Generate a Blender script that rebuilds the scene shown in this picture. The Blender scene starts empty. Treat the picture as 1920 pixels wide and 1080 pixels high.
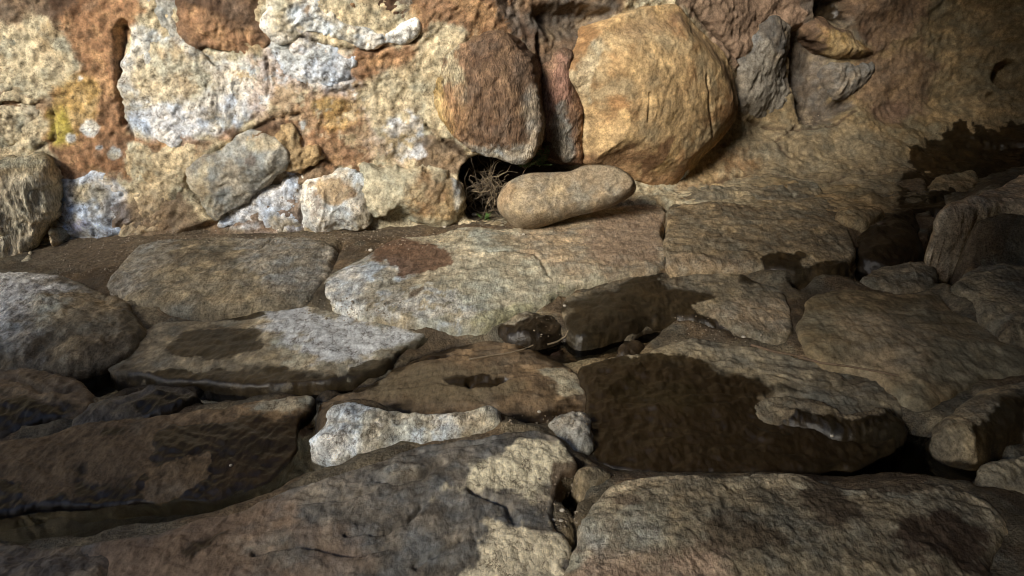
import bpy, math, random
import numpy as np
from mathutils import Vector

# ------------------------------------------------------------------ camera, sky, sun, exposure
SC = bpy.context.scene
CAM_H, PITCH, FPX = 1.5, math.radians(25.0), 1450.0        # eye height, downward pitch, focal length in 1920-px units
cam_data = bpy.data.cameras.new('camera')
cam_data.sensor_width = 36.0
cam_data.lens = FPX / 1920.0 * 36.0
cam_data.clip_start, cam_data.clip_end = 0.05, 500.0
cam = bpy.data.objects.new('camera', cam_data)
cam.location = (0, 0, CAM_H)
cam.rotation_euler = (math.pi / 2 - PITCH, 0, 0)
SC.collection.objects.link(cam)
SC.camera = cam

SUN_DIR = Vector((-0.50, -0.70, 0.50)).normalized()          # from the cave towards the sun
world = bpy.data.worlds.new('World')
SC.world = world
world.use_nodes = True
wn = world.node_tree
sky = wn.nodes.new('ShaderNodeTexSky')
sky.sky_type = 'NISHITA'
sky.sun_disc = False
sky.sun_elevation = math.asin(SUN_DIR.z)
sky.sun_rotation = math.atan2(SUN_DIR.x, SUN_DIR.y)
wn.links.new(sky.outputs[0], wn.nodes['Background'].inputs[0])
wn.nodes['Background'].inputs[1].default_value = 0.055
sun_data = bpy.data.lights.new('sun', 'SUN')
sun_data.energy = 1.5
sun_data.angle = math.radians(17)
sun_data.color = (1.0, 0.93, 0.81)
sun = bpy.data.objects.new('sun', sun_data)
sun.rotation_euler = SUN_DIR.to_track_quat('Z', 'Y').to_euler()
sun.location = (-6, -4, 8)
SC.collection.objects.link(sun)
SC.view_settings.view_transform = 'Standard'
SC.view_settings.look = 'None'
SC.view_settings.gamma = 1.0
SC.view_settings.exposure = 1.9
SC.cycles.use_denoising = True
SC.cycles.filter_width = 1.0
SC.cycles.max_bounces = 5
SC.cycles.diffuse_bounces = 3
SC.cycles.caustics_reflective = False
SC.cycles.caustics_refractive = False
SC.cycles.glossy_bounces = 2
SC.cycles.use_adaptive_sampling = True
SC.cycles.adaptive_threshold = .03
SC.cycles.transparent_max_bounces = 12

# ------------------------------------------------------------------ numeric helpers
rng = np.random.default_rng(7)
random.seed(7)
C0 = np.array([0, 0, CAM_H])
FWD = np.array([0, math.cos(PITCH), -math.sin(PITCH)])
UPV = np.array([0, math.sin(PITCH), math.cos(PITCH)])
RGT = np.array([1.0, 0, 0])
_g = rng.normal(size=(3, 2048)); _g /= np.linalg.norm(_g, axis=0)[None]
_GX, _GY, _GZ = [np.ascontiguousarray(q, np.float32) for q in _g]
_H = [rng.integers(0, 2048, 256).astype(np.int16) for _ in range(3)]

def perlin(p):
    """3-D gradient noise of an (n, 3) array, in blocks that stay in cache"""
    p = np.asarray(p, dtype=np.float32); out = np.empty(len(p), np.float32)
    for s in range(0, len(p), 16384):
        q = np.ascontiguousarray(p[s:s + 16384].T)
        fl = np.floor(q); f = q - fl; i = fl.astype(np.int32)
        x, y, z = f; u = f * f * f * (f * (f * 6 - 15) + 10)
        h0 = [np.take(_H[k], i[k] & 255) for k in range(3)]; h1 = [np.take(_H[k], (i[k] + 1) & 255) for k in range(3)]
        x1, y1, z1 = x - 1, y - 1, z - 1
        def dot(a, b, c, X, Y, Z):
            h = (a + b + c) & 2047
            return np.take(_GX, h) * X + np.take(_GY, h) * Y + np.take(_GZ, h) * Z
        def row(b, c, Y, Z):
            g = dot(h0[0], b, c, x, Y, Z); return g + (dot(h1[0], b, c, x1, Y, Z) - g) * u[0]
        a0 = row(h0[1], h0[2], y, z); a0 += (row(h1[1], h0[2], y1, z) - a0) * u[1]
        a1 = row(h0[1], h1[2], y, z1); a1 += (row(h1[1], h1[2], y1, z1) - a1) * u[1]
        out[s:s + 16384] = (a0 + (a1 - a0) * u[2]) * 1.6
    return out

def fbm(p, octaves=4, gain=0.5, lac=2.03):
    a, s, k = 0, 1.0, 1.0
    for o in range(octaves):
        a = a + s * perlin(p * k + 17.3 * o); s *= gain; k *= lac
    return a

def ridged(p, octaves=3, gain=0.55):
    a, s, k = 0, 1.0, 1.0
    for o in range(octaves):
        a = a + s * (1 - 2 * np.abs(perlin(p * k + 9.1 * o))); s *= gain; k *= 2.1
    return a

def sstep(a, b, x):
    t = np.clip((x - a) / (b - a + 1e-12), 0, 1)
    return t * t * (3 - 2 * t)

def smooth_poly(pts, n=4):
    P = np.asarray(pts, float); m = len(P); out = []
    for i in range(m):
        a, b, c, d = P[i - 1], P[i], P[(i + 1) % m], P[(i + 2) % m]
        for k in range(n):
            t = k / n
            out.append(0.5 * ((2 * b) + (c - a) * t + (2 * a - 5 * b + 4 * c - d) * t * t + (3 * b - a - 3 * c + d) * t ** 3))
    return np.array(out)

def sdf(P, poly, foot=False):
    """signed distance (inside > 0) of points P (n,2) to a closed polygon"""
    n = len(P); D = np.empty(n); FX = np.empty(n); FY = np.empty(n); m = len(poly)
    for s in range(0, n, 8192):
        x = np.ascontiguousarray(P[s:s + 8192, 0], np.float32); y = np.ascontiguousarray(P[s:s + 8192, 1], np.float32)
        best = np.full(len(x), 1e18, np.float32); inside = np.zeros(len(x), bool)
        fx = np.zeros_like(x); fy = np.zeros_like(x)
        for i in range(m):
            ax, ay = map(float, poly[i]); bx, by = map(float, poly[(i + 1) % m])
            ex, ey = bx - ax, by - ay
            L = ex * ex + ey * ey + 1e-18
            dx = x - ax; dy = y - ay
            t = np.clip((dx * ex + dy * ey) / L, 0, 1)
            d2 = (dx - t * ex) ** 2 + (dy - t * ey) ** 2
            if foot:
                k = d2 < best; fx[k] = ax + t[k] * ex; fy[k] = ay + t[k] * ey
            np.minimum(best, d2, out=best)
            if abs(ey) > 1e-12: inside ^= ((ay > y) != (by > y)) & (dx < dy * (ex / ey))
        D[s:s + 8192] = np.sqrt(best) * np.where(inside, 1, -1); FX[s:s + 8192] = fx; FY[s:s + 8192] = fy
    return (D, FX, FY) if foot else D

def dline(P, line):
    best = np.full(len(P), 1e18)
    x, y = P[:, 0], P[:, 1]
    for i in range(len(line) - 1):
        ax, ay = line[i]; bx, by = line[i + 1]
        ex, ey = bx - ax, by - ay
        t = np.clip(((x - ax) * ex + (y - ay) * ey) / (ex * ex + ey * ey + 1e-18), 0, 1)
        best = np.minimum(best, (x - ax - t * ex) ** 2 + (y - ay - t * ey) ** 2)
    return np.sqrt(best)

def ell(cx, cy, rx, ry, rot=0, n=14):
    r = math.radians(rot); o = []
    for k in range(n):
        a = 2 * math.pi * k / n; w = 1 + 0.12 * math.sin(3 * a + cx) + 0.08 * math.sin(5 * a + cy)
        X, Y = rx * w * math.cos(a), ry * w * math.sin(a)
        o.append((cx + X * math.cos(r) - Y * math.sin(r), cy + X * math.sin(r) + Y * math.cos(r)))
    return o

def ray(px, py):
    d = RGT * ((px - 960) / FPX) + UPV * ((540 - py) / FPX) + FWD
    return d

def on_floor(px, py, z=0.0):
    d = ray(px, py); t = (z - CAM_H) / d[2]
    return C0 + d * t

# cave back wall: foot line y(x), radius of the bend between floor and wall, level of its apron
WX = np.array([-9, -4.5, -2.9, -2.4, -1.0, -0.27, 0.5, 0.9, 1.3, 1.8, 3.0, 4.2, 6.5])
WY = np.array([1.5, 2.9, 3.45, 3.68, 3.74, 3.88, 4.22, 4.42, 4.75, 5.10, 5.35, 4.9, 2.8])
WR = np.array([.15, .15, .12, .10, .08, .08, .08, .15, .40, .75, .85, .85, .6])
WZ = np.array([0, 0, 0.02, 0.03, 0.04, 0.05, 0.08, 0.09, 0.10, 0.10, 0.08, 0.05, 0.0])
LEAN = 0.10
_fx = np.linspace(-9, 6.5, 600)
def _sm(v):
    k = np.hanning(31); k /= k.sum()
    w = np.interp(_fx, WX, v)
    return np.convolve(np.pad(w, 15, mode='edge'), k, 'valid')
_SY, _SR, _SZ = _sm(WY), _sm(WR), _sm(WZ)
def wall_y(x): return np.interp(x, _fx, _SY)
def wall_r(x): return np.interp(x, _fx, _SR)
def wall_z(x): return np.interp(x, _fx, _SZ)

def wall_point(x, t):
    """point of the back wall at column x and arc length t from the start of the bend"""
    yw, R, zb = wall_y(x), wall_r(x), wall_z(x)
    q = R * math.pi / 2
    ang = np.clip(t / R, 0, math.pi / 2)
    y = yw - R + R * np.sin(ang) + np.minimum(t, 0) + np.maximum(t - q, 0) * LEAN
    z = zb + R * (1 - np.cos(ang)) + np.maximum(t - q, 0)
    return np.stack([x, y, z], -1)

def wall_hit(px, py, off=0.0):
    """where the sight line through a pixel meets the back wall: (x, t) and the point"""
    d = ray(px, py); lo, hi = 1.0, 9.0
    def F(s):
        p = C0 + d * s; x = p[0]; yw, R, zb = wall_y(x) - off, wall_r(x), wall_z(x)
        if p[2] > zb + R: return yw + (p[2] - zb - R) * LEAN - p[1]
        if p[1] < yw - R: return p[2] - zb
        return R - math.hypot(p[1] - (yw - R), p[2] - (zb + R))
    ss = np.linspace(2.5, 8.5, 90); prev = ss[0]
    for s in ss:
        if F(s) < 0: lo, hi = prev, s; break
        prev = s
    for _ in range(22):
        m = 0.5 * (lo + hi)
        if F(m) < 0: hi = m
        else: lo = m
    p = C0 + d * lo; x = p[0]; yw, R, zb = wall_y(x) - off, wall_r(x), wall_z(x)
    if p[2] > zb + R: t = R * math.pi / 2 + p[2] - zb - R
    elif p[1] < yw - R: t = p[1] - (yw - R)
    else: t = R * math.atan2(p[1] - (yw - R), (zb + R) - p[2])
    return np.array([x, t]), p

# ------------------------------------------------------------------ materials
def new_mat(name):
    m = bpy.data.materials.new(name); m.use_nodes = True
    nt = m.node_tree; nt.nodes.clear()
    return m, nt

def N(nt, typ, **kw):
    n = nt.nodes.new(typ)
    for k, v in kw.items():
        if k.startswith('_'): setattr(n, k[1:], v)
        else: n.inputs[k.replace('__', ' ')].default_value = v
    return n

def math_node(nt, op, a, b=None, c=None, clamp=False):
    n = nt.nodes.new('ShaderNodeMath'); n.operation = op; n.use_clamp = clamp
    for i, v in enumerate((a, b, c)):
        if v is None: continue
        if isinstance(v, (int, float)): n.inputs[i].default_value = v
        else: nt.links.new(v, n.inputs[i])
    return n.outputs[0]

def mapr(nt, v, a, b, c, d):
    n = nt.nodes.new('ShaderNodeMapRange'); n.clamp = True
    nt.links.new(v, n.inputs[0])
    for i, q in enumerate((a, b, c, d)): n.inputs[i + 1].default_value = q
    return n.outputs[0]

def mixc(nt, fac, a, b, blend='MIX'):
    n = nt.nodes.new('ShaderNodeMix'); n.data_type = 'RGBA'; n.blend_type = blend
    for v, i in ((fac, 0), (a, 6), (b, 7)):
        if isinstance(v, (int, float)): n.inputs[i].default_value = v
        elif isinstance(v, tuple): n.inputs[i].default_value = v + (1,) if len(v) == 3 else v
        else: nt.links.new(v, n.inputs[i])
    return n.outputs[2]

def rock_material(name, grain=1.0, stretch=(1, 1, 1), relief=1.0, pit=1.0, mottle=1.0):
    """bare rock: 'tint' carries the mineral colours, 'wet' the damp stains, 'crust' the flaky lime crust"""
    m, nt = new_mat(name); L = nt.links.new
    out = N(nt, 'ShaderNodeOutputMaterial'); bs = N(nt, 'ShaderNodeBsdfPrincipled')
    L(bs.outputs[0], out.inputs[0])
    geo = N(nt, 'ShaderNodeNewGeometry')
    mp = N(nt, 'ShaderNodeMapping'); L(geo.outputs['Position'], mp.inputs[0]); mp.inputs['Scale'].default_value = stretch
    vec = mp.outputs[0]
    tint = N(nt, 'ShaderNodeAttribute', _attribute_name='tint').outputs['Color']
    wet = N(nt, 'ShaderNodeAttribute', _attribute_name='wet').outputs['Fac']
    crust = N(nt, 'ShaderNodeAttribute', _attribute_name='crust').outputs['Fac']
    t2 = N(nt, 'ShaderNodeTexNoise', Scale=30 * grain, Detail=4, Roughness=.68); L(vec, t2.inputs['Vector']); n2 = t2.outputs[0]
    t3 = N(nt, 'ShaderNodeTexNoise', Scale=85 * grain, Detail=2, Roughness=.7); L(vec, t3.inputs['Vector']); n3 = t3.outputs[0]
    vo = N(nt, 'ShaderNodeTexVoronoi', Scale=48 * grain); vo.feature = 'DISTANCE_TO_EDGE'
    wp = N(nt, 'ShaderNodeVectorMath', _operation='MULTIPLY_ADD')
    L(t2.outputs['Color'], wp.inputs[0]); wp.inputs[1].default_value = (.05, .05, .05); L(vec, wp.inputs[2]); L(wp.outputs[0], vo.inputs['Vector'])
    # mineral mottling
    v = math_node(nt, 'MULTIPLY', mapr(nt, n2, .3, .7, 1 - .42 * mottle, 1 + .40 * mottle), mapr(nt, n3, .32, .66, 1 - .46 * mottle, 1 + .38 * mottle))
    comb = N(nt, 'ShaderNodeCombineColor'); [L(v, comb.inputs[i]) for i in range(3)]
    col = mixc(nt, 1.0, tint, comb.outputs[0], 'MULTIPLY')
    # dirt in the crust's cracks and dark mineral specks
    cr = math_node(nt, 'MULTIPLY', mapr(nt, vo.outputs['Distance'], 0.0, .10, 1, 0), mapr(nt, n2, .40, .56, 1, 0))
    cr = math_node(nt, 'MULTIPLY', cr, math_node(nt, 'ADD', math_node(nt, 'MULTIPLY', crust, .75), .15))
    col = mixc(nt, cr, col, (.085, .056, .032))
    sp = mapr(nt, math_node(nt, 'ADD', n3, math_node(nt, 'MULTIPLY', n2, -.5)), .36, .44, 0, .6 * pit)
    col = mixc(nt, sp, col, mixc(nt, 1.0, col, (.36, .32, .30), 'MULTIPLY'))
    # damp stains soak in and darken
    wn_ = math_node(nt, 'ADD', wet, math_node(nt, 'MULTIPLY', math_node(nt, 'SUBTRACT', n2, .5), .8))
    wf = mapr(nt, wn_, .28, .66, 0, 1)
    col = mixc(nt, wf, col, mixc(nt, 1.0, col, (.135, .115, .085), 'MULTIPLY'))
    L(col, bs.inputs['Base Color'])
    L(mapr(nt, wf, 0, 1, .9, .40), bs.inputs['Roughness'])
    L(mapr(nt, wf, 0, 1, .25, .4), bs.inputs['Specular IOR Level'])
    # relief
    h = math_node(nt, 'MULTIPLY_ADD', n2, .022, math_node(nt, 'MULTIPLY', n3, .012))
    ck = math_node(nt, 'MULTIPLY', mapr(nt, vo.outputs['Distance'], 0, .16, 0, 1), math_node(nt, 'MULTIPLY_ADD', crust, .007, .0012))
    h = math_node(nt, 'ADD', h, ck)
    bp = N(nt, 'ShaderNodeBump', Distance=1.0)
    L(mapr(nt, wf, 0, 1, relief, relief * .45), bp.inputs['Strength'])
    L(h, bp.inputs['Height']); L(bp.outputs[0], bs.inputs['Normal'])
    return m

M_SLAB = rock_material('slab_rock', 1.2, (1.05, .62, 1.1), .42, 1.0, .85)
M_WORN = rock_material('worn_rock', 1.0, (.9, .6, 1.0), .28, .7, .6)
M_COARSE = rock_material('coarse_rock', 1.0, (1.1, .66, 1.1), .48, 1.2, .9)
M_WALL = rock_material('limecrust_rock', 1.1, (1, 1, 1), .36, .8, .66)
M_STREAK = rock_material('streaked_rock', 1.0, (1.6, 1.6, .5), .8, .8)
M_SMOOTH = rock_material('waterworn_rock', 1.3, (1, 1, 1), .45, .5, .75)
M_MUD = rock_material('mud', 1.2, (1, 1, 1), .7, .6, .8)

def water_material():
    m, nt = new_mat('pool_water'); L = nt.links.new
    out = N(nt, 'ShaderNodeOutputMaterial')
    tr = N(nt, 'ShaderNodeBsdfTransparent'); tr.inputs[0].default_value = (.86, .78, .64, 1)
    gl = N(nt, 'ShaderNodeBsdfGlossy', Roughness=.03); gl.inputs[0].default_value = (1, 1, 1, 1)
    fr = N(nt, 'ShaderNodeFresnel', IOR=1.33)
    geo = N(nt, 'ShaderNodeNewGeometry')
    nz = N(nt, 'ShaderNodeTexNoise', Scale=9, Detail=3); L(geo.outputs['Position'], nz.inputs['Vector'])
    bp = N(nt, 'ShaderNodeBump', Strength=.08, Distance=.004); L(nz.outputs[0], bp.inputs['Height'])
    L(bp.outputs[0], gl.inputs['Normal']); L(bp.outputs[0], fr.inputs['Normal'])
    mx = N(nt, 'ShaderNodeMixShader'); L(fr.outputs[0], mx.inputs[0]); L(tr.outputs[0], mx.inputs[1]); L(gl.outputs[0], mx.inputs[2])
    L(mx.outputs[0], out.inputs[0])
    return m
M_WATER = water_material()

def simple_mat(name, c, rough=.8, var=.3, scale=60):
    m, nt = new_mat(name); L = nt.links.new
    out = N(nt, 'ShaderNodeOutputMaterial'); bs = N(nt, 'ShaderNodeBsdfPrincipled', Roughness=rough)
    L(bs.outputs[0], out.inputs[0])
    geo = N(nt, 'ShaderNodeNewGeometry')
    nz = N(nt, 'ShaderNodeTexNoise', Scale=scale, Detail=4); L(geo.outputs['Position'], nz.inputs['Vector'])
    v = mapr(nt, nz.outputs[0], .3, .7, 1 - var, 1 + var)
    cb = N(nt, 'ShaderNodeCombineColor'); [L(v, cb.inputs[i]) for i in range(3)]
    L(mixc(nt, 1.0, c, cb.outputs[0], 'MULTIPLY'), bs.inputs['Base Color'])
    return m
M_TWIG = simple_mat('dry_twig', (.21, .16, .10))
M_TWIGD = simple_mat('dark_twig', (.10, .075, .05))
M_LEAF = simple_mat('green_sprig', (.07, .13, .03), .6)
M_PEB = simple_mat('pale_pebble', (.48, .43, .35), .8, .25, 90)
M_ROOT = simple_mat('root_bark', (.17, .115, .07))

# ------------------------------------------------------------------ mesh helpers
def mesh_obj(name, co, quads, mat, attrs=None, parent=None, tris=None, origin=None):
    co = np.asarray(co, np.float32)
    if origin is None: origin = np.array([co[:, 0].mean(), co[:, 1].mean(), co[:, 2].min()], np.float32)
    local = co - origin
    me = bpy.data.meshes.new(name)
    quads = np.asarray(quads, np.int32).reshape(-1, 4); nq = len(quads)
    tris = np.zeros((0, 3), np.int32) if tris is None else np.asarray(tris, np.int32).reshape(-1, 3)
    me.vertices.add(len(local)); me.vertices.foreach_set('co', local.ravel())
    loops = np.concatenate([quads.ravel(), tris.ravel()])
    me.loops.add(len(loops)); me.loops.foreach_set('vertex_index', loops)
    starts = np.concatenate([np.arange(nq) * 4, nq * 4 + np.arange(len(tris)) * 3]).astype(np.int32)
    me.polygons.add(nq + len(tris)); me.polygons.foreach_set('loop_start', starts)
    me.update(calc_edges=True); me.validate()
    me.shade_smooth()
    for k, v in (attrs or {}).items():
        v = np.asarray(v, np.float32)
        if v.ndim == 2:
            a = me.attributes.new(k, 'FLOAT_COLOR', 'POINT')
            a.data.foreach_set('color', np.concatenate([v, np.ones((len(v), 1), np.float32)], 1).ravel())
        else:
            a = me.attributes.new(k, 'FLOAT', 'POINT'); a.data.foreach_set('value', v)
    me.materials.append(mat)
    o = bpy.data.objects.new(name, me)
    SC.collection.objects.link(o)
    o.location = [float(q) for q in origin]
    if parent is not None:
        o.parent = parent
        o.location = [float(q) - float(w) for q, w in zip(origin, parent.location)]
    return o

def tag(o, label=None, cat=None, group=None, kind=None):
    if label: o['label'] = label
    if cat: o['category'] = cat
    if group: o['group'] = group
    if kind or cat: o['kind'] = kind or 'thing'
    return o

# palettes: three mineral colours each, mixed by noise (linear albedo)
PAL = {
    'cream':  [(.50, .43, .285), (.37, .28, .16), (.58, .52, .38)],
    'white':  [(.56, .57, .55), (.43, .39, .30), (.68, .70, .70)],
    'bluewhite': [(.56, .58, .61), (.42, .37, .28), (.70, .73, .78)],
    'grey':   [(.33, .31, .26), (.24, .21, .16), (.42, .40, .35)],
    'floor':  [(.185, .150, .098), (.125, .096, .060), (.26, .22, .150)],
    'floorpale': [(.37, .325, .225), (.26, .21, .135), (.48, .435, .33)],
    'floorgrey': [(.150, .137, .116), (.095, .083, .067), (.23, .215, .188)],
    'brown':  [(.150, .094, .058), (.095, .056, .034), (.21, .145, .095)],
    'rust':   [(.31, .17, .088), (.20, .105, .055), (.40, .26, .15)],
    'tan':    [(.43, .295, .15), (.29, .165, .075), (.53, .395, .22)],
    'sand':   [(.37, .285, .185), (.29, .21, .13), (.45, .36, .25)],
    'bean':   [(.31, .24, .155), (.245, .18, .11), (.37, .30, .20)],
    'ochre':  [(.47, .31, .11), (.33, .17, .06), (.55, .44, .24)],
    'dark':   [(.13, .105, .08), (.085, .066, .05), (.20, .17, .13)],
    'darkgrey': [(.17, .15, .125), (.11, .09, .07), (.27, .24, .20)],
    'mud':    [(.15, .105, .062), (.10, .07, .04), (.20, .15, .095)],
    'olive':  [(.21, .155, .085), (.15, .108, .056), (.27, .205, .12)],
}

def base_tint(p, pal, sc=1.0, stretch=(1, 1, 1)):
    a, b, c = [np.array(q, np.float32) for q in PAL[pal]]
    q = p * np.array(stretch) * sc
    n = fbm(q * 2.6 + 3.7, 3, .62)
    m = fbm(q * 7.0 + 21.1, 4, .62)
    w1 = sstep(-.05, .55, n * .7 + m * .5)[:, None]; w2 = sstep(-.05, .55, -n * .5 + m * .7)[:, None]
    t = a[None] * (1 - w1) + b[None] * w1
    t = t * (1 - w2) + c[None] * w2
    f = fbm(p * 17 * sc + 51.0, 4, .68)
    t = t * np.exp(.34 * np.clip(f, -1.2, 1.0))[:, None]
    wm = np.clip(m * 1.2 - n * .6, -1, 1)[:, None]
    return t * (1 + wm * np.array([.10, .0, -.14], np.float32))

def apply_patches(p, uv, attrs, patches, to_uv):
    """patches: (kind, polygon, colour or palette, feather m, ragged m, opacity[, speckle])"""
    for pt in patches:
        kind, poly, col, soft, amp, op = pt[:6]
        thr = pt[6] if len(pt) > 6 else None
        Q = np.array([to_uv(x, y) for x, y in smooth_poly(poly, 3)])
        lo, hi = Q.min(0) - amp * 2 - soft, Q.max(0) + amp * 2 + soft
        idx = np.nonzero((uv[:, 0] > lo[0]) & (uv[:, 0] < hi[0]) & (uv[:, 1] > lo[1]) & (uv[:, 1] < hi[1]))[0]
        if not len(idx): continue
        pp = p[idx]
        d = sdf(uv[idx], Q) + amp * fbm(pp * 9 + 5.5, 5, .62) * 1.2
        if kind == 'w': soft = (soft + .010) * (1 + 4 * sstep(.05, .6, fbm(pp * 2.4 + 77, 2)))
        al = sstep(-soft, soft, d) * op
        if thr is not None:
            al = al * sstep(thr - .12, thr + .12, fbm(pp * 16 + 31.0, 5, .65) + np.clip(d / .10, -.4, .8) * .5)
        if kind == 'w': attrs['wet'][idx] = np.maximum(attrs['wet'][idx], al)
        elif kind == 'd': attrs['wet'][idx] = attrs['wet'][idx] * (1 - al)
        else:
            c = base_tint(pp, col, 1.5) if isinstance(col, str) else np.array(col, np.float32)[None]
            attrs['tint'][idx] = attrs['tint'][idx] * (1 - al[:, None]) + c * al[:, None]
            if kind == 'k': attrs['crust'][idx] = np.maximum(attrs['crust'][idx], al)

def plane_frame(point, normal):
    n = np.array(normal, float); n /= np.linalg.norm(n)
    a = RGT - n * n[0]; a /= np.linalg.norm(a)
    b = np.cross(n, a)
    return np.array(point, float), a, b, n

def stone(name, outline, frame, pal, mat, dome=.03, rim=.03, skirt=.12, rough=1.0, ridge=0.0, lump=0.0, crust=0.0, wet=0.0,
          patches=(), cracks=(), dents=(), closed=0.0, flare=.25, ragged=.010, density=1.25, depth_ratio=None, stretch=(1, 1, 1),
          label=None, cat=None, group=None, parent=None, sharp=1.0, smooth=4, ridge_dir=(2.2, 15), pscale=1.0, waterline=True, band=.16, bulge=0.0):
    """a rock whose rim follows an outline on a plane of its own; domed top, rounded rim, sides that run down into the bed"""
    O, A, B, n = frame
    rs = np.random.default_rng(abs(int(O[0] * 977 + O[1] * 7919 + len(outline) * 131)))
    pscale = pscale * rs.uniform(.75, 1.4); turn_ = rs.uniform(-.3, .3); gain = np.array([1, 1, 1]) * rs.uniform(.9, 1.1) + rs.uniform(-.05, .05) * np.array([1, 0, -1.2])
    def to_uv(px, py):
        d = ray(px, py); t = np.dot(O - C0, n) / np.dot(d, n)
        q = C0 + d * t - O
        return np.array([np.dot(q, A), np.dot(q, B)])
    poly = np.array([to_uv(x, y) for x, y in smooth_poly(outline, smooth)])
    dist = np.dot(O - C0, FWD)
    da = density * dist / 773.0
    vd = abs(np.dot((O - C0) / np.linalg.norm(O - C0), n))
    db = da * (min(1 / max(vd, .3), 2.3) if depth_ratio is None else depth_ratio)
    msk = 9 * max(da, min(db, 1.6 * da))
    lo, hi = poly.min(0) - msk - .02, poly.max(0) + msk + .02
    na, nb = int((hi[0] - lo[0]) / da) + 2, int((hi[1] - lo[1]) / db) + 2
    ga, gb = np.meshgrid(np.linspace(lo[0], hi[0], na), np.linspace(lo[1], hi[1], nb), indexing='ij')
    UV = np.stack([ga.ravel(), gb.ravel()], 1)
    W = O[None] + UV[:, :1] * A[None] + UV[:, 1:] * B[None]
    d, fx, fy = sdf(UV, poly, True)
    g = np.stack([UV[:, 0] - fx, UV[:, 1] - fy], 1) / (np.where(np.abs(d) < 1e-6, 1e-6, d))[:, None]
    d = d + ragged * (1.6 * fbm(W * 4.5 + 2.2, 2, .5) + .35 * fbm(W * 21, 2))
    keep = d > -msk
    ids = -np.ones(len(UV), np.int64); ids[keep] = np.arange(keep.sum())
    I = ids.reshape(na, nb)
    q = np.stack([I[:-1, :-1], I[1:, :-1], I[1:, 1:], I[:-1, 1:]], -1).reshape(-1, 4)
    q = q[(q >= 0).all(1)]
    UV, W, d, g = UV[keep], W[keep], d[keep], g[keep]
    dmax = max(d.max(), 1e-3)
    out = d < 0
    e = np.clip(d / min(rim, dmax), 0, 1)
    if closed:
        rr = np.clip(d / dmax, 0, 1)
        h = closed * np.clip(1 - (1 - rr) ** 2.4, 0, 1) ** .55
        h = np.minimum(h, closed * (.80 + .75 * UV[:, 1] + .10 * UV[:, 0])); h = np.minimum(h, closed * (.95 - .9 * UV[:, 1] - .35 * UV[:, 0])); h = np.maximum(h, 0)
    else:
        lo_, hi_ = poly.min(0), poly.max(0); c_, r_ = (lo_ + hi_) * .5, (hi_ - lo_) * .56
        el = np.clip(1 - (((UV - c_[None]) / r_[None]) ** 2).sum(1), 0, 1) ** .75
        h = dome * ((1 - bulge) * (1 - (1 - np.clip(d / (dmax * .9), 0, 1)) ** 2) + bulge * el * sstep(0, .4, d / dmax))
        h = h - rim * (1 - np.sqrt(np.clip(1 - (1 - e) ** 2, 0, 1))) * sharp
    # relief of the rock itself
    fade = sstep(0, rim * 1.2, d) * .75 + .25
    wp = W + .10 * np.stack([fbm(W * 3 + 1, 2), fbm(W * 3 + 40, 2), fbm(W * 3 + 80, 2)], 1)
    rel = .020 * fbm(W * 3.1 + 8, 3) + .0095 * fbm(wp * 10 + 3, 4, .58) + .0045 * fbm(W * 34, 3, .6)
    rel = rel * rough
    if ridge:
        ca, sa = math.cos(turn_), math.sin(turn_)
        ua, ub = UV[:, 0] * ca + UV[:, 1] * sa, UV[:, 1] * ca - UV[:, 0] * sa
        a1 = np.stack([ua * ridge_dir[0], ub * ridge_dir[1], 0 * ua + O[0]], 1)
        a1 = a1 + .9 * np.stack([fbm(W * 2.2 + 5, 3), fbm(W * 2.2 + 15, 3) * 1.3, 0 * UV[:, 0]], 1)
        rd = ridged(a1, 3, .6); rel = rel + ridge * (.55 * rd + .3 * fbm(a1 * 1.7 + 7, 3))
    if lump:
        rel = rel + lump * (np.abs(fbm(wp * 13 + 60, 3, .5)) * 1.4 - .3)
    if closed: rel = rel + .022 * fbm(W * 4.3 + 12, 2)
    h = h + rel * fade
    for ln, w, dp in cracks:
        l2 = np.array([to_uv(x, y) for x, y in ln])
        dl = dline(UV, l2) + .008 * fbm(W * 20 + 4, 3)
        h = h - dp * np.exp(-(np.clip(dl, 0, None) / w) ** 2)
    for pl, dp, sf in dents:
        Q = np.array([to_uv(x, y) for x, y in smooth_poly(pl, 3)])
        h = h - dp * sstep(-sf, sf, sdf(UV, Q) + .01 * fbm(W * 14, 3))
    t = np.clip(-d / msk, 0, 1)
    if not closed:
        UVm = UV + g * (np.where(out, -d * (1 - flare), 0))[:, None]
        h = np.where(out, -rim * sharp + rel * fade * (1 - np.clip(t * 3, 0, 1)) - skirt * t, h)
        P = O[None] + UVm[:, :1] * A[None] + UVm[:, 1:] * B[None] + h[:, None] * n[None]
        near = d < rim * 1.5                                  # rough flanks, broken in all three directions
        Pn = P[near]; w = (1 - np.clip(d[near] / (rim * 1.5), 0, 1))
        sd = rough * w * (.020 * fbm(Pn * 6 + 31, 2, .5) + .007 * ridged(Pn * np.array([4, 4, 24]) + 3, 2) + .006 * fbm(Pn * np.array([16, 16, 30]), 3, .6))
        gg = g[near]
        P[near] = Pn - sd[:, None] * (gg[:, :1] * A[None] + gg[:, 1:] * B[None])
    else:
        UVm = UV + g * np.where(out, -d, 0)[:, None]
        h = np.where(out, 0, h)
        P = O[None] + UVm[:, :1] * A[None] + UVm[:, 1:] * B[None] + h[:, None] * n[None]
    if closed:
        nv = len(P)
        hb = -(closed * np.sqrt(np.clip(1 - (1 - np.clip(d / dmax, 0, 1)) ** 2, 0, 1)) + 0)
        Pb = O[None] + UVm[:, :1] * A[None] + UVm[:, 1:] * B[None] + np.where(out, 0, hb)[:, None] * n[None]
        q = np.concatenate([q, q[:, ::-1] + nv]); P = np.concatenate([P, Pb])
        UV = np.concatenate([UV, UV]); W = np.concatenate([W, W])
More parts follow.
